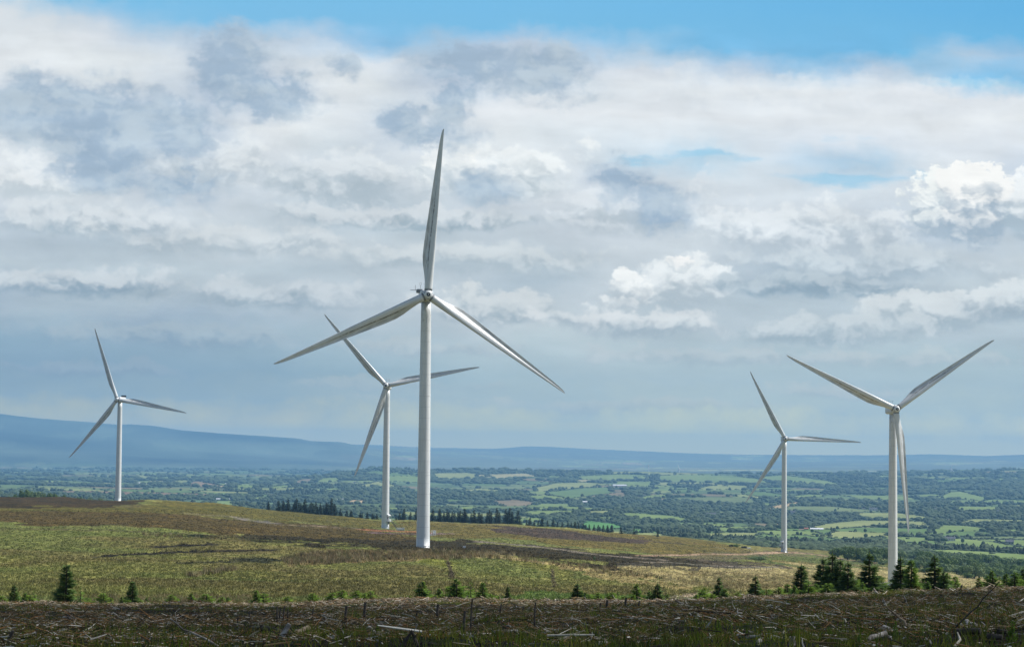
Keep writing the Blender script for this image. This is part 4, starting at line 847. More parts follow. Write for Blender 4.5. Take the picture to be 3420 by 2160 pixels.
ROW += [(1770,1727,1754),(1811,1726,1755),(1848,1731,1757),(1897,1745,1766),(1921,1738,1768),(1932,1752,1769),(1968,1752,1772),(1984,1757,1773),(1998,1760,1775),(2015,1753,1776),(2029,1762,1777),(2043,1763,1779),(2074,1770,1783),(2118,1770,1787),(2197,1780,1794)]
for i, (X, Yt, Yb) in enumerate(ROW):
    D = 1418+(i*29 % 60); jr = np.random.default_rng(3000+i); Yt += jr.normal(0, 4.5) if 897 < X < 1770 else 0; X0 = X; X += jr.normal(0, 4) if 897 < X < 1770 else 0
    d = rays(X, Yt); x, y = d[0]*D, d[1]*D; gz = float(H(x, y))-.3; h = max(5.0, CZ+d[2]*D-gz)
    if X == 897: lb, gp = 'lone dark conifer standing apart at the left end of the distant tree row', None
    elif X < 1125: lb, gp = 'dark conifer in the dense tall clump at the left of the distant row', 'dense clump of dark conifers on the moor edge'
    elif X < 1300: lb, gp = 'low dark conifer between the dense clump and the middle turbine tower', 'low conifers left of the middle turbine'
    elif X < 1440: lb, gp = 'dark conifer between the two middle turbine towers', 'conifers between the two middle towers'
    elif X < 1740: lb, gp = 'dark conifer in the long row just right of the largest tower', 'conifer row right of the largest tower'
    elif X < 1960 and Yt > 0 and X not in (1770, 1811, 1848, 1897, 1921, 1932): lb, gp = 'low dark conifer where the distant row thins out to the right', 'low conifers where the distant row thins out'
    else: lb, gp = 'lone small conifer on the far moor brow, %s right of the long row' % nth(i-[r_[0] for r_ in ROW].index(1770)), None
    conifer('row', i, (float(x), float(y), gz), float(h), 1.35+1.0*jr.random(), lb, gp, i*2.3)
# ------------------------------------------------------------------ broadleaf trees and shrubs on the nearer slopes
def broadleaf_meshes(seed, mat, nl=16, nq=95):
    r = np.random.default_rng(seed); V = []
    for k in range(nl):
        a = r.random()*6.283; q = r.random()**.5*.36; zc_ = .34+.46*r.random()*(1-q*.6); c = np.array([math.cos(a)*q, math.sin(a)*q, zc_]); rad = .13+.10*r.random()
        d = r.normal(size=(nq, 3)); d /= np.linalg.norm(d, axis=1)[:, None]; rr_ = rad*(.75+.3*r.random(nq))
        P_ = c+d*rr_[:, None]*np.array([1, 1, .85]); s = .022+.022*r.random(nq)
        t1 = r.normal(size=(nq, 3)); t1 -= (t1*d).sum(1)[:, None]*d*.7; t1 /= np.linalg.norm(t1, axis=1)[:, None]; t2 = np.cross(d, t1)
        V.append(np.stack([P_-t1*s[:, None], P_+t2*s[:, None]*.8, P_+t1*s[:, None], P_-t2*s[:, None]*.8], 1).reshape(-1, 3))
    V = np.concatenate(V); me = mesh('crown', V, np.arange(len(V)).reshape(-1, 4), False, None, [M[mat]])
    tb = MB().tube([(0, 0, -.08), (.01, 0, .3), (0, .01, .6)], [.035, .025, .01], 6)
    for a in (0.5, 2.4, 4.4): tb.tube([(0, 0, .25), (.16*math.cos(a), .16*math.sin(a), .5)], [.018, .006], 5)
    return me, tb.build('trunk', [M['bark']], True)
BL = [broadleaf_meshes(600+k, 'leaves' if k < 4 else 'leaves_pale') for k in range(6)]
def broadleaf(k, X, Yt, D, wpx, label, group, name='broadleaf_tree', cat='tree'):
    d = rays(X, Yt); x, y = d[0]*D, d[1]*D; gz = float(H(x, y))-.2; h = max(2.0, CZ+d[2]*D-gz); wd = wpx/F*D/.95; gz -= .17*h; h *= 1.17
    t = thing(name, label, cat, (float(x), float(y), gz), k*1.3, group, (wd, wd, h/.92)); link('trunk', BL[k % 6][1], t); link('crown', BL[k % 6][0], t)
broadleaf(4, 2537, 1872, 1000, 76, 'wide round grey-green shrub alone on the pale grass left of the dark spruce group', None, 'shrub', 'shrub')
broadleaf(5, 1985, 1880, 640, 10, 'tiny round green bush on the dark moor right of the knoll', None, 'shrub', 'shrub')
broadleaf(1, 2460, 1842, 1290, 26, 'low dark bush beside the dark blocks by the distant turbine track', None, 'shrub', 'shrub')
for i, (X, Yt, wpx) in enumerate([(30,1655,26),(52,1645,22),(80,1630,40),(100,1634,30),(120,1636,48),(140,1640,30),(166,1643,30),(186,1642,24),(212,1648,22),(265,1656,30),(300,1658,26),(335,1661,26)]):
    broadleaf(i, X, Yt, 1620+(i*31 % 60), wpx, 'leafy green tree beyond the brown brow at far left, %s from the left' % nth(i), 'trees beyond the brow at far left')
NB = [(2715,1838,34),(2735,1834,40),(2762,1828,48),(2795,1826,56),(2820,1832,42),(2660,1824,30),(2690,1830,28),(2872,1826,40),(2900,1832,50),(2940,1828,44),(2960,1842,40),(2925,1850,36),(2880,1852,44),(2960,1862,30),(2845,1862,28),
(3052,1846,44),(3082,1840,60),(3120,1836,60),(3155,1840,50),(3180,1852,46),(3205,1846,60),(3240,1842,60),(3275,1846,58),(3310,1850,56),(3345,1856,56),(3380,1858,54),(3412,1862,50),(3060,1872,44),(3100,1868,50),(3140,1876,46),(3180,1870,54),
(3160,1893,40),(3190,1902,44),(3225,1888,50),(3262,1872,50),(3300,1876,56),(3340,1880,50),(3372,1884,54),(3405,1886,48),(3240,1906,38),(3275,1912,40),(3310,1904,46),(3345,1908,44),(3380,1914,40),(3410,1912,40),(3140,1905,28),(2985,1870,30)]
for i, (X, Yt, wpx) in enumerate(NB):
    D = float(np.interp(Yt, [1824, 1840, 1862, 1885, 1915], [2150, 1950, 1720, 1560, 1380]))
    zn = 'left of the right-hand turbine tower' if X < 2970 else 'on the wooded slope right of the right-hand tower'
    broadleaf(i+i//6, X, Yt, D, wpx*1.15, 'rounded green broadleaf tree '+zn, 'broadleaf trees '+zn)
for i, (X, Yt, Yb, wpx) in enumerate([(3060,1866,1897,60),(3110,1870,1904,62),(3150,1878,1910,60),(3195,1882,1914,64),(3240,1886,1921,66),(3285,1890,1926,60),(3330,1892,1931,66),(3375,1898,1936,60),(3412,1902,1940,56),(3020,1860,1890,50),(2985,1856,1884,50),
        (3090,1893,1917,40),(3230,1910,1931,44),(3300,1916,1938,40),(3360,1916,1941,44),(2950,1866,1885,36),(2905,1858,1878,34),(2860,1856,1872,30),(2830,1850,1868,34)]):
    q = hit([X], [Yb], 900)[0]; broadleaf(i*5+1, X, Yt, min(1700.0, float(np.hypot(q[0], q[1]))), wpx*1.1, 'bushy green tree in the nearest belt '+('left of' if X < 2970 else 'right of')+' the right-hand tower', 'nearest belt of trees '+('left' if X < 2970 else 'right')+' of the right-hand tower')
rb_ = np.random.default_rng(4242); pl_ = [(2650,1850),(2900,1856),(3420,1878),(3420,1946),(3250,1932),(3100,1908),(2900,1884),(2750,1860)]; n_ = 0
while n_ < 80:
    X, Y = 2650+770*rb_.random(), 1850+96*rb_.random()
    if not inpoly(np.array([X]), np.array([Y]), pl_)[0]: continue
    q = hit([X], [Y], 1000)[0]; D = float(np.hypot(q[0], q[1])); 
    if D > 2400: n_ += .2; continue
    hp_ = (5+4*rb_.random())*F/D; side_ = 'left' if X < 2960 else 'right'; n_ += 1
    broadleaf(int(rb_.random()*60), X, Y-hp_, D, hp_*(1.1+.5*rb_.random()), 'leafy green tree in the wooded dip %s of the right-hand tower' % side_, 'trees in the wooded dip %s of the right-hand tower' % side_)
# ------------------------------------------------------------------ far woods and hedges of the valley
VB, FB = ico(2)
variants = []
for k in range(12):
    r = np.random.default_rng(900+k); n = fbm(VB[:, 0]*1.7+k*9, VB[:, 1]*1.7+VB[:, 2]*1.3, 1.0, 3, 70+k); variants.append(VB*(0.55+.9*n)[:, None]*np.array([1, 1, .9]))
    
def tree_mass(name, pts, hs, ws, cols, label, conif=None):
    n = len(pts); nv = len(VB); V = np.empty((n, nv, 3)); rz = rng.random(n)*6.283; vi = rng.integers(0, 12, n); var = np.array(variants)[vi]
    c, s = np.cos(rz)[:, None], np.sin(rz)[:, None]
    V[..., 0] = (var[..., 0]*c-var[..., 1]*s)*ws[:, None]/2; V[..., 1] = (var[..., 0]*s+var[..., 1]*c)*ws[:, None]/2; V[..., 2] = (var[..., 2]*.55+.48)*hs[:, None]
    if conif is not None:
        k = conif; tz = np.clip((var[k][..., 2]+1)/2, 0, 1); V[k, :, 2] = tz*hs[k][:, None]*1.15; f = (1.05-tz)*.75; V[k, :, 0] *= f; V[k, :, 1] *= f
    V += pts[:, None, :]; Fc = (FB[None]+(np.arange(n)*nv)[:, None, None]).reshape(-1, 3)
    tone = (0.88+.30*rng.random((n, nv)))[..., None]; C = (cols[:, None, :]*tone)
    link(name, mesh(name, V.reshape(-1, 3), Fc, False, C.reshape(-1, 3), [M['tree_far']]), kind='stuff', label=label)
X = rng.random(90000)*3800-190; Yr_ = 1560+rng.random(90000)**1.0*330
h3 = hit(X, Yr_, 1950); Dd = np.hypot(h3[:, 0], h3[:, 1]); ok = (Dd < 15500) & ~np.isnan(Dd); h3 = h3[ok]; Dd = Dd[ok]
_, wood, hedge = valley_info(h3[:, 0], h3[:, 1])
near = np.clip((3400-Dd)/1200, 0, 1)
WOODS = [[(870,1608),(900,1592),(1000,1590),(1000,1612),(900,1615)],[(1236,1562),(1330,1558),(1340,1572),(1240,1574)],[(2075,1645),(2180,1628),(2180,1645),(2100,1668)],[(1650,1650),(1760,1640),(1765,1664),(1650,1668)],
 [(3075,1675),(3170,1665),(3190,1690),(3080,1698)],[(3070,1635),(3250,1650),(3420,1625),(3420,1660),(3200,1670)],[(2560,1710),(2900,1715),(2860,1735),(2700,1765),(2560,1765)],[(1150,1628),(1600,1640),(1760,1640),(1700,1665),(1100,1665)],
 [(2060,1735),(2400,1765),(2300,1790),(2100,1775)],[(3270,1740),(3420,1742),(3420,1760),(3300,1756)]]
for wp in WOODS:
    p = wpoly(dense(wp, 20), 1500)
    if len(p) > 3: wood |= inpoly(h3[:, 0], h3[:, 1], p)
for p, c in WF: wood &= ~inpoly(h3[:, 0], h3[:, 1], p)
loose = rng.random(len(h3)) < 0.006
u_ = rng.random(len(h3))
sel = wood & (u_ < 0.42+0.2*near); s2 = (hedge & (u_ < 0.36)) | (loose & ~wood)
inside = np.zeros(len(h3), bool)
for p, c in WF: inside |= inpoly(h3[:, 0], h3[:, 1], p)
s2 &= ~inside
def masscol(n, x, y):
    a = np.array((0.032,0.052,0.022)); b = np.array((0.055,0.082,0.032)); t = np.clip(fbm(x, y, 160, 3, 91)*.7+rng.random(n)*.45-.1, 0, 1)[:, None]; return a*(1-t)+b*t
P_ = h3[sel]; n = len(P_); Dn = Dd[sel]; cf = rng.random(n) < np.where(fbm(P_[:, 0], P_[:, 1], 700, 2, 95) > .56, .7, .05)
hs = (5.5+4.5*rng.random(n))*np.clip(Dn/6000, .75, 1.4); ws = hs*(1.35+.7*rng.random(n))*np.clip(Dn/6500, 1.0, 1.7)
cl = masscol(n, P_[:, 0], P_[:, 1]); cl[cf] *= .62
P_ = P_-np.array([0, 0, 1.0]); tree_mass('woodland', P_, hs, ws, cl, 'dark green woods filling the valley between the fields', cf)
nwood = n
# hedges: along the outlines of the fields, and the loose hedge points
hp = []
for p, c in WF:
    q = np.vstack([p, p[:1]]); L = np.hypot(*(q[1:]-q[:-1]).T); 
    for a, b, l in zip(q[:-1], q[1:], L):
        if l > 900: continue
        k = max(1, int(l/ (9+ np.hypot(*a)/900))); t = rng.random(k)[:, None]; hp.append(a+(b-a)*t)
hp = np.concatenate(hp); hp = hp+rng.normal(0, 2.5, hp.shape); hp = np.column_stack([hp, H(hp[:, 0], hp[:, 1])])
P2 = np.concatenate([hp, h3[s2]]); n = len(P2); D2 = np.hypot(P2[:, 0], P2[:, 1]); big = rng.random(n) < .10
hs = np.where(big, 5+4*rng.random(n), 1.8+1.5*rng.random(n))*np.clip(D2/6500, .8, 1.5); ws = np.where(big, hs*1.05, 5+5*rng.random(n))*np.clip(D2/6000, .8, 1.4)
tree_mass('hedgerows', P2-np.array([0, 0, .5]), hs, ws, masscol(n, P2[:, 0], P2[:, 1])*.85, 'dark hedges and scattered trees along the field edges')
print('woodland', nwood, 'hedges', n)
# ------------------------------------------------------------------ farm buildings
def building(X, Y, wpx, hpx, depth, label, wall='render_wall', roof='slate', cat='house', name='farmhouse', rz=0.0, chim=True, wins=3, dmin=1900):
    g = ground_at(X, Y, dmin); D = math.hypot(g.x, g.y); wd = wpx/F*D; h = hpx/F*D; wh = h*.58
    t = thing(name, label, cat, (g.x, g.y, g.z-.3), -math.atan2(g.x, g.y)+rz)
    wl = MB(); V = [(-wd/2, -depth/2, 0), (wd/2, -depth/2, 0), (wd/2, depth/2, 0), (-wd/2, depth/2, 0), (-wd/2, -depth/2, wh), (wd/2, -depth/2, wh), (wd/2, depth/2, wh), (-wd/2, depth/2, wh), (-wd/2, 0, h*.985), (wd/2, 0, h*.985)]
    wl.add(V, [[0,1,5,4],[2,3,7,6],[1,2,6,5],[3,0,4,7]], [[5,6,9],[7,4,8]]); w_ = link('wall', wl.build('wall', [M[wall]]), t)
    rf = MB(); e = .4
    for s in (-1, 1):
        a = np.array([(-wd/2-e, s*(depth/2+e), wh-.25), (wd/2+e, s*(depth/2+e), wh-.25), (wd/2+e, 0, h), (-wd/2-e, 0, h)]); rf.add(np.vstack([a, a+[0, 0, .25]]), [[0,1,2,3],[4,5,6,7],[0,1,5,4],[1,2,6,5],[3,0,4,7]])
    r_ = link('roof', rf.build('roof', [M[roof]]), t)
    if chim:
        for s in (-1, 1): link('chimney', MB().box((s*wd*.42, 0, h+.5), (.9, .9, 1.8)).build('chimney', [M[wall]]), r_)
    for k in range(wins):
        x = wd*((k+.5)/wins-.5); link('window' , MB().box((x, -depth/2-.03, wh*.55), (min(1.6, wd/wins*.4), .06, wh*.42)).build('window', [M['glass']]), w_)
barn = dict(cat='barn', name='barn', chim=False, wins=0, roof='tin_roof')
building(2070, 1624, 46, 7, 16, 'long white roofed barn on the green hillside beside a lane', **barn)
building(1962, 1678, 32, 6, 14, 'pale long shed between fields below the hillside barn', **barn)
building(2103, 1672, 16, 7, 9, 'white farmhouse among trees below the hillside barn')
building(2142, 1674, 12, 5, 9, 'small white house right beside another among trees')
building(2728, 1768, 42, 6, 16, 'long white barn at the wood edge right of the distant turbine', **barn)
building(2693, 1767, 13, 6, 10, 'small red shed left of the long white barn', wall='red_wall', roof='red_wall', cat='shed', name='shed', chim=False, wins=0)
building(2676, 1768, 14, 3, 6, 'low pinkish wall-like shed left of the small red shed', wall='log_tan', roof='log_tan', cat='shed', name='shed', chim=False, wins=0)
building(3172, 1804, 36, 13, 12, 'white bungalow with grey slate roof and dark windows at right', wins=5)
building(3372, 1816, 26, 15, 11, 'grey stone house with steep roof near the right edge', wall='concrete', wins=3)
building(2917, 1704, 26, 10, 12, 'white house by the field left of the right-hand tower', wins=3)
building(3012, 1706, 14, 9, 10, 'white house peeping out just right of the right-hand tower')
building(3128, 1702, 16, 7, 9, 'grey-white house in the trees, leftmost of two right of the tower', wall='concrete')
building(3185, 1712, 18, 6, 9, 'pale house in the trees beneath the green oblong field', wall='concrete')
building(3330, 1708, 14, 6, 9, 'small pink-walled house below the green oblong field', wall='log_tan')
building(2700, 1712, 30, 9, 11, 'grey house with white gable among trees near the distant turbine', wall='concrete')
building(2648, 1716, 16, 12, 9, 'white gabled house close right of the distant turbine tower')
building(2375, 1722, 30, 11, 12, 'big grey farmhouse roof among trees left of the distant turbine', wall='concrete')
building(2520, 1705, 13, 5, 8, 'small pink cottage left of the distant turbine tower', wall='log_tan')
building(1327, 1692, 7, 8, 7, 'tiny white gabled cottage between the two middle towers', wins=1)
building(1537, 1705, 14, 7, 9, 'pale cottage behind the conifer row right of the largest tower', wins=2)
building(1184, 1616, 7, 9, 8, 'small white church-like house on the field hill left of the middle tower', wins=1)
building(1168, 1617, 10, 4, 9, 'low pink farm shed beside the white house on the field hill', wall='log_tan', cat='shed', name='shed', chim=False, wins=0)
building(1140, 1668, 30, 4, 12, 'white farm sheds left of a tan field below the hill', **barn)
building(745, 1668, 44, 5, 14, 'white glasshouse-like shed above a green field at left', **barn)
building(465, 1614, 20, 4, 14, 'tiny white barn at the left end of the straw fields', **barn)
building(655, 1600, 14, 4, 12, 'tiny pale barn above the straw fields', **barn)
building(762, 1616, 18, 3, 12, 'tiny pale barn at the right end of the straw fields', **barn)
building(2880, 1698, 24, 4, 9, 'low tan farm shed in front of trees left of the right-hand tower', wall='log_tan', cat='shed', name='shed', chim=False, wins=0)
# ------------------------------------------------------------------ distant turbines
def small_turbine(X, Yb, Yh, Lp, ang, label, D):
    hb_ = at(X, Yh, D); x, y = hb_.x, hb_.y; b = at(X, Yb, D).z; h = hb_.z-b
    t = thing('distant_wind_turbine', label, 'wind turbine', (x, y, b-6), 0, 'turbines far across the valley')
    link('tower', MB().tube([(0, 0, 0), (0, 0, h+6)], [2.6, 1.8], 8).build('tower', [M['tin_roof']]), t); L = Lp/F*D
    link('nacelle', MB().box((0, 1, h+6), (3, 6, 3)).build('nacelle', [M['tin_roof']]), t)
    for k in range(3):
        a = R(ang+120*k); p0 = np.array([0, -2.5, h+6]); d = np.array([math.sin(a), 0, math.cos(a)])
        link('blade', MB().tube([p0, p0+d*L*.25, p0+d*L], [1.3, 1.9, .5], 6).build('blade', [M['tin_roof']]), t)
small_turbine(2166, 1576, 1555, 5, 0, 'tiny white turbine, leftmost on the far hill crest', 11500)
small_turbine(2268, 1574, 1566, 17, -17, 'tiny turbine with its rotor just above dark trees on the far crest', 11600)
small_turbine(3176, 1578, 1564, 15, 18, 'tiny white turbine on the far land right of the right-hand tower', 11500)
# ------------------------------------------------------------------ felled ground: posts, logs, stumps, brash
def edge_pt(X, Y):
    """a point of the felled ground under this pixel, kept in front of the brow"""
    p = hit([X], [Y], 14)[0]
    if np.isnan(p[0]) or math.hypot(p[0], p[1]) > 135:
        d = rays(X, Y); q = d/np.hypot(d[0], d[1])*122; p = np.array([q[0], q[1], float(H(q[0], q[1]))])
    return p
POSTS = [(928,2025,2079,-6,.0),(932,2030,2076,3,0),(946,2023,2078,1,0),(962,2032,2077,-5,0),(1044,2030,2070,0,0),(1153,2023,2080,1,1),(1217,2010,2074,0,1),(1390,2045,2062,2,0),(1460,2017,2070,0,1),(1549,2039,2118,0,1),(1573,2000,2108,0,0),
(1670,2016,2050,3,0),(1745,2025,2048,4,0),(1785,2011,2101,0,0),(1927,2017,2032,0,0),(2004,2012,2030,2,0),(2027,2003,2030,0,1),(2088,1994,2029,3,1),(2133,2005,2032,2,0),(3208,1953,1977,8,1),(834,2038,2080,-4,0),(793,2060,2086,0,0),(20,2106,2160,18,1),(2390,2070,2095,-3,0)]
for i, (X, Yt, Yb, ln, fat) in enumerate(POSTS):
    p = edge_pt(X, Yb); D = math.hypot(p[0], p[1]); h = (Yb-Yt)/F*D; r0 = (.028 if not fat else .045)*np.clip(D/75, .6, 1.2)
    lx = math.tan(R(ln))*h; mb = MB().tube([(0, 0, -.25), (lx*.5, 0, h*.5), (lx+.02, 0, h)], [r0*1.15, r0, r0*.85], 8)
    k = i % 3
    o = link('wooden_post', mb.build('wooden_post', [M['post_wood']], True), None, tuple(p), (0, 0, 0))
    o['label'] = '%s dark post in the felled ground, %s post from the left' % (('tall thin' if h > 1.0 else 'short') if not fat else ('tall thick' if h > .8 else 'short thick'), nth(sorted(q[0] for q in POSTS).index(X)))
    o['category'] = 'post'; o['group'] = 'weathered posts standing in the felled ground'
LOGS = [((568,2064),(728,2166),.045,'log_grey','long thin pale pole lying aslant in the left part of the felled ground',.5),
((876,2096),(978,2125),.13,'log_dark','thick dark log lying under two crossing logs left of centre',.1),((967,2082),(937,2134),.11,'log_grey','thick grey log leaning up across a dark log left of centre',.35),
((1030,2096),(978,2123),.11,'log_tan','light brown sawn log with pale end left of centre',.2),((1115,2125),(1198,2168),.06,'log_grey','white peeled branch running off the bottom edge below the largest turbine',.1),
((1231,2100),(1254,2122),.09,'log_grey','short brown-grey log tilted beside the green grass strip',.15),((1647,2114),(1730,2128),.11,'log_grey','thick grey log with cut end right of the tall thin post',.1),
((1703,2092),(1671,2112),.05,'log_grey','pale branch rising from behind a thick grey log in the centre',.2),((1503,2146),(1581,2127),.04,'log_grey','long pale crooked stick left of the thick grey centre log',.1),
((1500,2152),(1382,2162),.05,'log_dark','dark bent branch at the bottom edge left of centre',.2),((1378,2104),(1340,2166),.08,'log_dark','dark leaning branch, left side of a peak of two near the bottom centre',.5),((1374,2104),(1396,2166),.07,'log_dark','dark leaning branch, right side of a peak of two near the bottom centre',.5),
((1995,2162),(2053,2142),.08,'log_grey','thick white splintered log at the bottom edge right of centre',.1),((2072,2115),(2109,2115),.07,'log_grey','short pale log lying level right of centre',.08),
((2465,2132),(2538,2140),.08,'log_grey','pale flat log beside a hollow stump right of centre',.1),((2538,2138),(2524,2164),.07,'log_grey','short pale log end pointing to the bottom edge beside the flat log',.1),
((2951,2096),(3017,2146),.12,'log_grey','thick grey-brown log sloping right near the bottom, second big log from the right',.2),((2956,2114),(2896,2163),.10,'log_grey','cracked white log sloping left at the bottom edge',.15),
((2951,2123),(2986,2163),.07,'log_grey','pale split log sloping right under the cracked white log',.05),((3228,2077),(3296,2129),.13,'log_grey','biggest grey log, lying aslant near the right edge',.2),
((3298,2126),(3348,2158),.12,'log_dark','dark log continuing below the biggest grey log',.1),((3196,2118),(3276,2148),.14,'log_dark','dark rough log left of the biggest grey log',.1),((3317,2110),(3365,2140),.10,'log_dark','dark brown log right of the biggest grey log',.1),
((3185,2103),(3338,1940),.028,'log_dark','long dark dead branch leaning up above the skyline at right',1.2),((2949,2000),(2963,2028),.04,'log_grey','upper crooked end of the long tan branch at right',.9),((2963,2028),(3044,2103),.05,'log_tan','long tan branch sloping down to the right below the right-hand turbine',.5),
((2562,2078),(2607,2046),.05,'log_grey','pale branch sloping up at the left end of the right-hand debris',.4),((2918,1963),(2932,1984),.04,'log_grey','short pale stick standing out against the dark spruces',.5),((3020,1990),(3035,2030),.03,'log_grey','thin pale stick below the right-hand turbine foot',.3),
((2255,2003),(2290,2020),.05,'log_grey','pale stick on the brow right of the pale curved track',.4),((2360,2095),(2380,2062),.03,'log_grey','thin pale stick standing aslant right of centre',.5),((2250,2032),(2275,2062),.03,'log_grey','thin pale upright stick below the pale curved track',.4),
((1160,2085),(1290,2082),.04,'log_grey','long pale stick lying level below the largest turbine',.06),((212,2063),(259,2067),.06,'log_grey','pale level log in the left part of the brash',.1),((1270,2075),(1300,2110),.035,'log_grey','thin pale stick aslant right below the largest tower',.3),
((1395,2083),(1376,2118),.035,'log_grey','thin white stick above the peak of two dark branches',.4),((2160,2108),(2340,2068),.04,'log_dark','long dark arching branch in the middle of the right half',.4),((3090,2130),(3116,2160),.03,'log_grey','thin white curved stick near the bottom right',.2)]
for i, (a, b, r_, mt, lb, up) in enumerate(LOGS):
    pa = edge_pt(a[0], min(max(a[1], 2010) if a[0] < 2800 else a[1], 2156)); Db = None
    # both ends at about the same distance when it leans up, else both on the ground
    if abs(a[1]-b[1]) > 0 and up >= .3:
        lo, hi_ = (a, b) if a[1] > b[1] else (b, a); pl_ = edge_pt(lo[0], min(lo[1], 2158)); D = math.hypot(pl_[0], pl_[1]); q = rays(hi_[0], hi_[1])*D; P1, P2_ = pl_+np.array([0, 0, .0]), np.array([q[0], q[1], CZ+q[2]])
    else:
        ya, yb = min(a[1], 2164), min(b[1], 2164); P1 = edge_pt(a[0], ya); P2_ = edge_pt(b[0], yb)
        Dm = (math.hypot(*P1[:2])+math.hypot(*P2_[:2]))/2
        def prj(pt, yy_):
            D0 = math.hypot(*edge_pt(pt[0], yy_)[:2]); D0 = D0*.08+Dm*.92; q = rays(pt[0], yy_)*D0; z = max(CZ+q[2], float(H(q[0], q[1]))+r_*.5); return np.array([q[0], q[1], z])
        P1, P2_ = prj(a, ya), prj(b, yb)
    Dm = math.hypot(*((P1+P2_)/2)[:2]); rr_ = r_*(125 if r_ < .1 else 100)*Dm/F*.9
    n = 7; t = np.linspace(0, 1, n)[:, None]; L = np.linalg.norm(P2_-P1); pts = P1*(1-t)+P2_*t; w2 = np.random.default_rng(i).normal(0, .012 if r_ > .09 else .025, (n, 3))*L; w2[0] = w2[-1] = 0; pts = pts+w2
    mb = MB().tube(pts-pts.mean(0), rr_*np.linspace(1.0, .78 if r_ > .09 else .45, n), 10)
    if r_ <= .06 or mt == 'log_dark':
        rg = np.random.default_rng(50+i)
        for q in range(5): 
            s = pts[1+q % 5]-pts.mean(0); dd = rg.normal(size=3); dd[2] = abs(dd[2]); dd /= np.linalg.norm(dd); mb.tube([s, s+dd*L*.10, s+dd*L*.18+np.array([0, 0, .02])], [rr_*.35, rr_*.22, rr_*.1], 5)
    nm = 'log' if r_ > .07 else 'dead_branch'
    o = link(nm, mb.build(nm, [M[mt]], True), None, tuple(pts.mean(0))); o['label'] = lb; o['category'] = 'log' if r_ > .07 else 'branch'; o['group'] = 'logs and branches left on the felled ground'
STUMPS = [(2646,2150,10,33,'log_grey','pale hollow stump at the bottom edge left of the right-hand logs'),(2476,2132,12,24,'log_grey','pale weathered stump beside a flat pale log right of centre'),(1690,2102,13,18,'log_dark','dark stump behind the thick grey centre log'),(2060,2052,18,18,'log_dark','dark mossy stump on the middle of the brash'),
(2940,2140,12,21,'log_dark','dark stump among the splintered logs at right'),(2760,2140,18,18,'log_dark','broad dark stump with a pale flat top left of the splintered logs'),(3140,2080,15,18,'log_dark','dark stump left of the biggest grey log'),(600,2120,12,15,'log_dark','dark low stump under the long thin pole'),(310,2125,13,18,'log_dark','dark stump left of the long thin pole'),
(1270,2150,13,18,'log_dark','dark stump at the bottom edge below the largest turbine'),(2500,2118,18,18,'log_dark','dark root plate behind the flat pale log'),(2900,2050,18,21,'stump_wood','brown stump below the dark spruce group'),(3300,2040,17,21,'stump_wood','brown stump high up near the right edge'),(1080,2080,12,18,'stump_wood','brown stump near the leaning posts')]
for i, (X, Y, r_, h, mt, lb) in enumerate(STUMPS):
    p = edge_pt(X, Y); pxm = math.hypot(p[0], p[1])/F; r_, h = r_*pxm, h*pxm; mb = MB(); rg = np.random.default_rng(70+i); seg = 14; th = np.arange(seg)*2*math.pi/seg; ro = 1+.35*(np.sin(th*3+i)*.3+rg.normal(0, .12, seg))
    V = np.concatenate([np.stack([np.cos(th)*r_*k*(1+(ro-1)*q), np.sin(th)*r_*k*(1+(ro-1)*q), np.full(seg, z*h)+(rg.normal(0, .08*h, seg) if z == 1 else 0)], 1) for k, q, z in ((1.7, 2.2, -.5), (1.25, 1.6, .12), (1.02, .8, .45), (.96, .6, 1.0))]); V = np.vstack([V, [[0, 0, h*.97]]])
    i_, j_ = np.meshgrid(np.arange(3), np.arange(seg), indexing='ij'); j2 = (j_+1) % seg
    mb.add(V, np.stack([i_*seg+j_, i_*seg+j2, (i_+1)*seg+j2, (i_+1)*seg+j_], -1).reshape(-1, 4), np.stack([3*seg+np.arange(seg), 3*seg+(np.arange(seg)+1) % seg, np.full(seg, 4*seg)], 1))
    o = link('tree_stump', mb.build('tree_stump', [M[mt]]), None, (p[0], p[1], p[2]-.03)); o['label'] = lb; o['category'] = 'stump'; o['group'] = 'stumps on the felled ground'
def strew(n, d0, d1, pw=1.0):
    a = R(-15)+rng.random(n)*R(30); D = d0+(d1-d0)*rng.random(n)**pw; x = np.sin(a)*D; y = np.cos(a)*D; return x, y, D
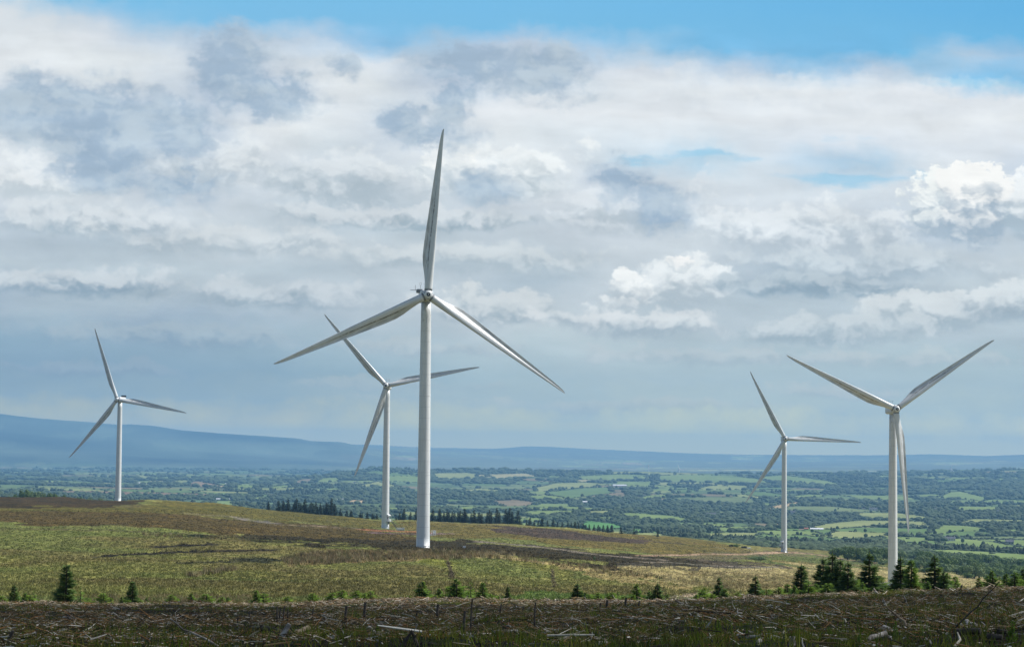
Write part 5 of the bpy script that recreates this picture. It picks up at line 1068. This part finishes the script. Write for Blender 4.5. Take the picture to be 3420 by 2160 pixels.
def sticks(name, n, d0, d1, lmin, lmax, r0, cols, label, pw=1.0, pitch=.22, rise=0.05, seg=3):
    x, y, D = strew(int(n*1.55), d0, d1, pw); kp = rng.random(len(x)) < np.clip((fbm(x, y*.5, 4.5, 4, 131)-.40)/.16, .12, 1); x, y, D = x[kp], y[kp], D[kp]; n = len(x); z = H(x, y)+np.clip(fbm(x, y, 3, 2, 133)-.5, 0, .4)*.5*rng.random(n); az = rng.random(n)*6.283; el = np.abs(rng.normal(0, pitch, n)); st = (rng.random(n) < .03) & (D > 34); el[st] = .5+rng.random(st.sum())
    L = lmin+(lmax-lmin)*rng.random(n)**2.2; L[st] *= .5; L *= np.clip(D/45, .6, 1); r_ = r0*(.5+rng.random(n))*(.6+.6*L/lmax)
    d = np.stack([np.cos(az)*np.cos(el), np.sin(az)*np.cos(el), np.sin(el)], 1); s = np.stack([-np.sin(az), np.cos(az), az*0], 1); u2 = np.cross(d, s)
    c0 = np.stack([x, y, z+rise*rng.random(n)+.01], 1); bend = rng.normal(0, .07, n)[:, None]*L[:, None]*s
    th = np.arange(seg)*2*math.pi/seg; V = np.empty((n, 3, seg, 3))
    for k, (t, f) in enumerate(((0, 1.0), (.5, .85), (1.0, .5))):
        c = c0+d*(L*t)[:, None]+(bend if k == 1 else 0)
        V[:, k] = c[:, None]+(r_*f)[:, None, None]*(np.cos(th)[None, :, None]*s[:, None]+np.sin(th)[None, :, None]*u2[:, None])
    base = (np.arange(n)*3*seg)[:, None, None]; q = []
    for k in range(2):
        for j in range(seg): q.append([k*seg+j, k*seg+(j+1) % seg, (k+1)*seg+(j+1) % seg, (k+1)*seg+j])
    Q = (np.array(q)[None]+base).reshape(-1, 4); cc = np.array(cols)[rng.integers(0, len(cols), n)]*(0.7+.6*rng.random(n))[:, None]
    C = np.repeat(cc, 3*seg, 0)
    return V.reshape(-1, 3), Q, C
def stuff(name, parts, mat, label):
    off_ = 0; Vs, Qs, Cs = [], [], []
    for V, Q, C in parts: Vs.append(V); Qs.append(Q+off_); Cs.append(C); off_ += len(V)
    link(name, mesh(name, np.concatenate(Vs), np.concatenate(Qs), False, np.concatenate(Cs), [M[mat]]), kind='stuff', label=label)
PALE = [(.50,.44,.34),(.32,.27,.19),(.66,.60,.50)]; BRN = [(.17,.115,.05),(.085,.06,.026),(.23,.16,.07),(.02,.015,.009),(.27,.13,.045)]
stuff('brash', [sticks('', 90000, 22, 142, .05, .50, .0075, BRN, '', .8), sticks('', 24000, 22, 142, .04, .36, .0075, PALE, '', .8), sticks('', 1500, 22, 140, .3, 1.1, .013, PALE+BRN, '', .8, .12, .08, 5),
    sticks('', 9000, 22, 132, .03, .12, .014, PALE, '', .8), sticks('', 14000, 108, 140, .05, .5, .013, [(.34,.27,.19),(.22,.15,.09),(.42,.36,.28)], '', .8)], 'twig', 'grey and brown sticks and twigs strewn over the felled ground')
def clumps(n, d0, d1, h0, h1, nb, cols, wdt, lean=.35, mask=None, pw=1.0, xy=None, spread=.12, dscale=0):
    if xy is None:
        x, y, D = strew(n, d0, d1, pw)
        if mask is not None: k = mask(x, y); x, y, D = x[k], y[k], D[k]
    else: x, y = xy; D = np.hypot(x, y)
    n = len(x); z = H(x, y); h = (h0+(h1-h0)*rng.random(n)); X_ = np.repeat(x, nb)+rng.normal(0, spread, n*nb); Y_ = np.repeat(y, nb)+rng.normal(0, spread, n*nb); Z_ = np.repeat(z, nb)-.03; hh = np.repeat(h, nb)*(.6+.6*rng.random(n*nb)); DD = np.repeat(D, nb)
    a = rng.random(n*nb)*6.283; ln = rng.normal(0, lean, n*nb); wv = wdt*(1+DD*dscale)
    p0 = np.stack([X_-np.cos(a)*wv, Y_-np.sin(a)*wv, Z_], 1); p1 = np.stack([X_+np.cos(a)*wv, Y_+np.sin(a)*wv, Z_], 1)
    a2 = rng.random(n*nb)*6.283; p2 = np.stack([X_+np.cos(a2)*ln*hh, Y_+np.sin(a2)*ln*hh, Z_+hh], 1)
    V = np.stack([p0, p1, p2], 1).reshape(-1, 3); cc = np.repeat(np.array(cols)[rng.integers(0, len(cols), n)]*(.75+.5*rng.random(n))[:, None], nb*3, 0)
    return V, np.arange(len(V)).reshape(-1, 3), cc
GRN = [(.09,.13,.010),(.14,.17,.012),(.07,.09,.010),(.18,.18,.020)]; HTH = [(.06,.07,.010),(.075,.06,.014),(.13,.09,.022),(.18,.10,.02)]
gm = lambda x, y: fbm(x, y*.6, 7, 3, 101) > .50
stuff('rough_grass', [clumps(16000, 22, 140, .07, .30, 9, GRN, .009, .45, gm, .8, spread=.10), clumps(26000, 22, 142, .04, .17, 8, HTH+GRN, .010, .7, None, .8, spread=.11)], 'blade_of_grass', 'tufts of green grass and heather among the brash')
# low sitka seedlings in the foreground
for i, (X, Yt, Yb) in enumerate([(2400,2062,2120),(2440,2075,2122),(3382,2066,2150),(3170,2088,2150),(2990,2068,2130),(2990,2100,2158),(2770,2085,2135),(2620,2105,2158),(1800,2095,2140),(1915,2105,2150),(2870,2110,2158),(3080,2085,2130),(1260,2078,2110),(2210,2118,2158),(1560,2130,2158)]):
    p = edge_pt(X, Yb); D = math.hypot(p[0], p[1]); h = (Yb-Yt)/F*D
    t = thing('spruce_seedling', 'knee-high yellow-green spruce seedling among the brash, %s from the left' % nth(sorted([2400,2440,3382,3170,2990,2991,2770,2620,1800,1915,2870,3080,1260,2210,1560]).index(X if not (X == 2990 and Yt == 2100) else 2991)), 'seedling', tuple(p), i*2.1, 'spruce seedlings in the foreground', (h*.9, h*.9, h))
    link('trunk', CON['young', i % 4][1], t); link('crown', CON['thin', i % 4][0] if i % 2 else CON['young', i % 4][0], t)
# ------------------------------------------------------------------ moor grass, rushes
RUSH = [(.28,.22,.12),(.22,.16,.08),(.33,.28,.16),(.10,.075,.035),(.13,.13,.045),(.12,.09,.04)]
def scatter_px(n, poly, dmin=150):
    a = np.array(poly, float); X = a[:, 0].min()+rng.random(n)*np.ptp(a[:, 0]); Y = a[:, 1].min()+rng.random(n)*np.ptp(a[:, 1]); k = inpoly(X, Y, poly); h = hit(X[k], Y[k], dmin); h = h[~np.isnan(h[:, 0])]; return h[:, 0], h[:, 1]
rb = [([(930,1872),(1000,1850),(1100,1842),(1300,1840),(1450,1836),(1700,1846),(1640,1856),(1560,1866),(1440,1866),(1250,1872),(1100,1884),(980,1886)], 2600),
      ([(1480,1846),(1700,1852),(1900,1880),(2080,1902),(2250,1935),(2050,1925),(1880,1895),(1700,1872),(1540,1858)], 1400),
      ([(620,1920),(790,1894),(800,1904),(640,1928)], 260), ([(470,1782),(860,1800),(1000,1806),(860,1808),(480,1792)], 320), ([(2300,1905),(2700,1920),(2900,1950),(2400,1970),(2250,1940)], 1500), ([(300,1990),(900,1990),(900,2018),(300,2018)], 500)]
stuff('rushes', [clumps(0, 0, 0, .5, 1.15, 12, RUSH, .05, .35, None, 1, scatter_px(n_, pl_), .22, 0) for pl_, n_ in rb[:-2]]+[clumps(0, 0, 0, .25, .6, 12, RUSH, .03, .5, None, 1, scatter_px(q_[1], q_[0]), .22, 0) for q_ in rb[-2:]], 'blade_of_grass', 'tan rushes and tall dead grass in bands over the moor')
n = 90000; X = rng.random(n)*3700-140; Y = 1700+rng.random(n)*320; g = hit(X, Y, 160); Dg = np.hypot(g[:, 0], g[:, 1]); k = (Dg < 1300) & ~np.isnan(Dg); g = g[k]; Dg = Dg[k]
cm = moor_color(g[:, 0], g[:, 1])*(.78+.45*rng.random(len(g)))[:, None]*1.08
V, Q, C = clumps(0, 0, 0, .12, .36, 5, [(1, 1, 1)], .06, .8, None, 1, (g[:, 0], g[:, 1]), .16, .0012)
C = np.repeat(cm, 15, 0); stuff('moor_grass', [(V, Q, C)], 'blade_of_grass', 'rough tussocky grass covering the moor')
# a wire fence across the moor
fp = [(2060,1896),(2160,1899),(2250,1899),(2340,1899),(2430,1901),(2520,1903),(2600,1905)]
fw = hit([p[0] for p in fp], [p[1] for p in fp], 400); base = fw[0].copy(); seg_ = []
t = thing('wire_fence', 'dark post and wire fence crossing the moor below the round shrub', 'fence', tuple(base))
cp = []
for a, b in zip(fw[:-1], fw[1:]):
    k = max(1, min(40, int(np.linalg.norm(b-a)/3)))
    for q in range(k):
        c = a+(b-a)*q/k; c[2] = float(H(c[0], c[1])); cp.append(c-base)
cp = cp[:99]
for c in cp: link('post', MB().tube([c-[0, 0, .2], c+[0, 0, 1.15]], .07, 5).build('post', [M['post_wood']]), t)
mb = MB()
for z in (.35, .7, 1.05): mb.tube([c+[0, 0, z] for c in cp], .012, 4, False)
link('wire', mb.build('wire', [M['grey_metal']]), t)
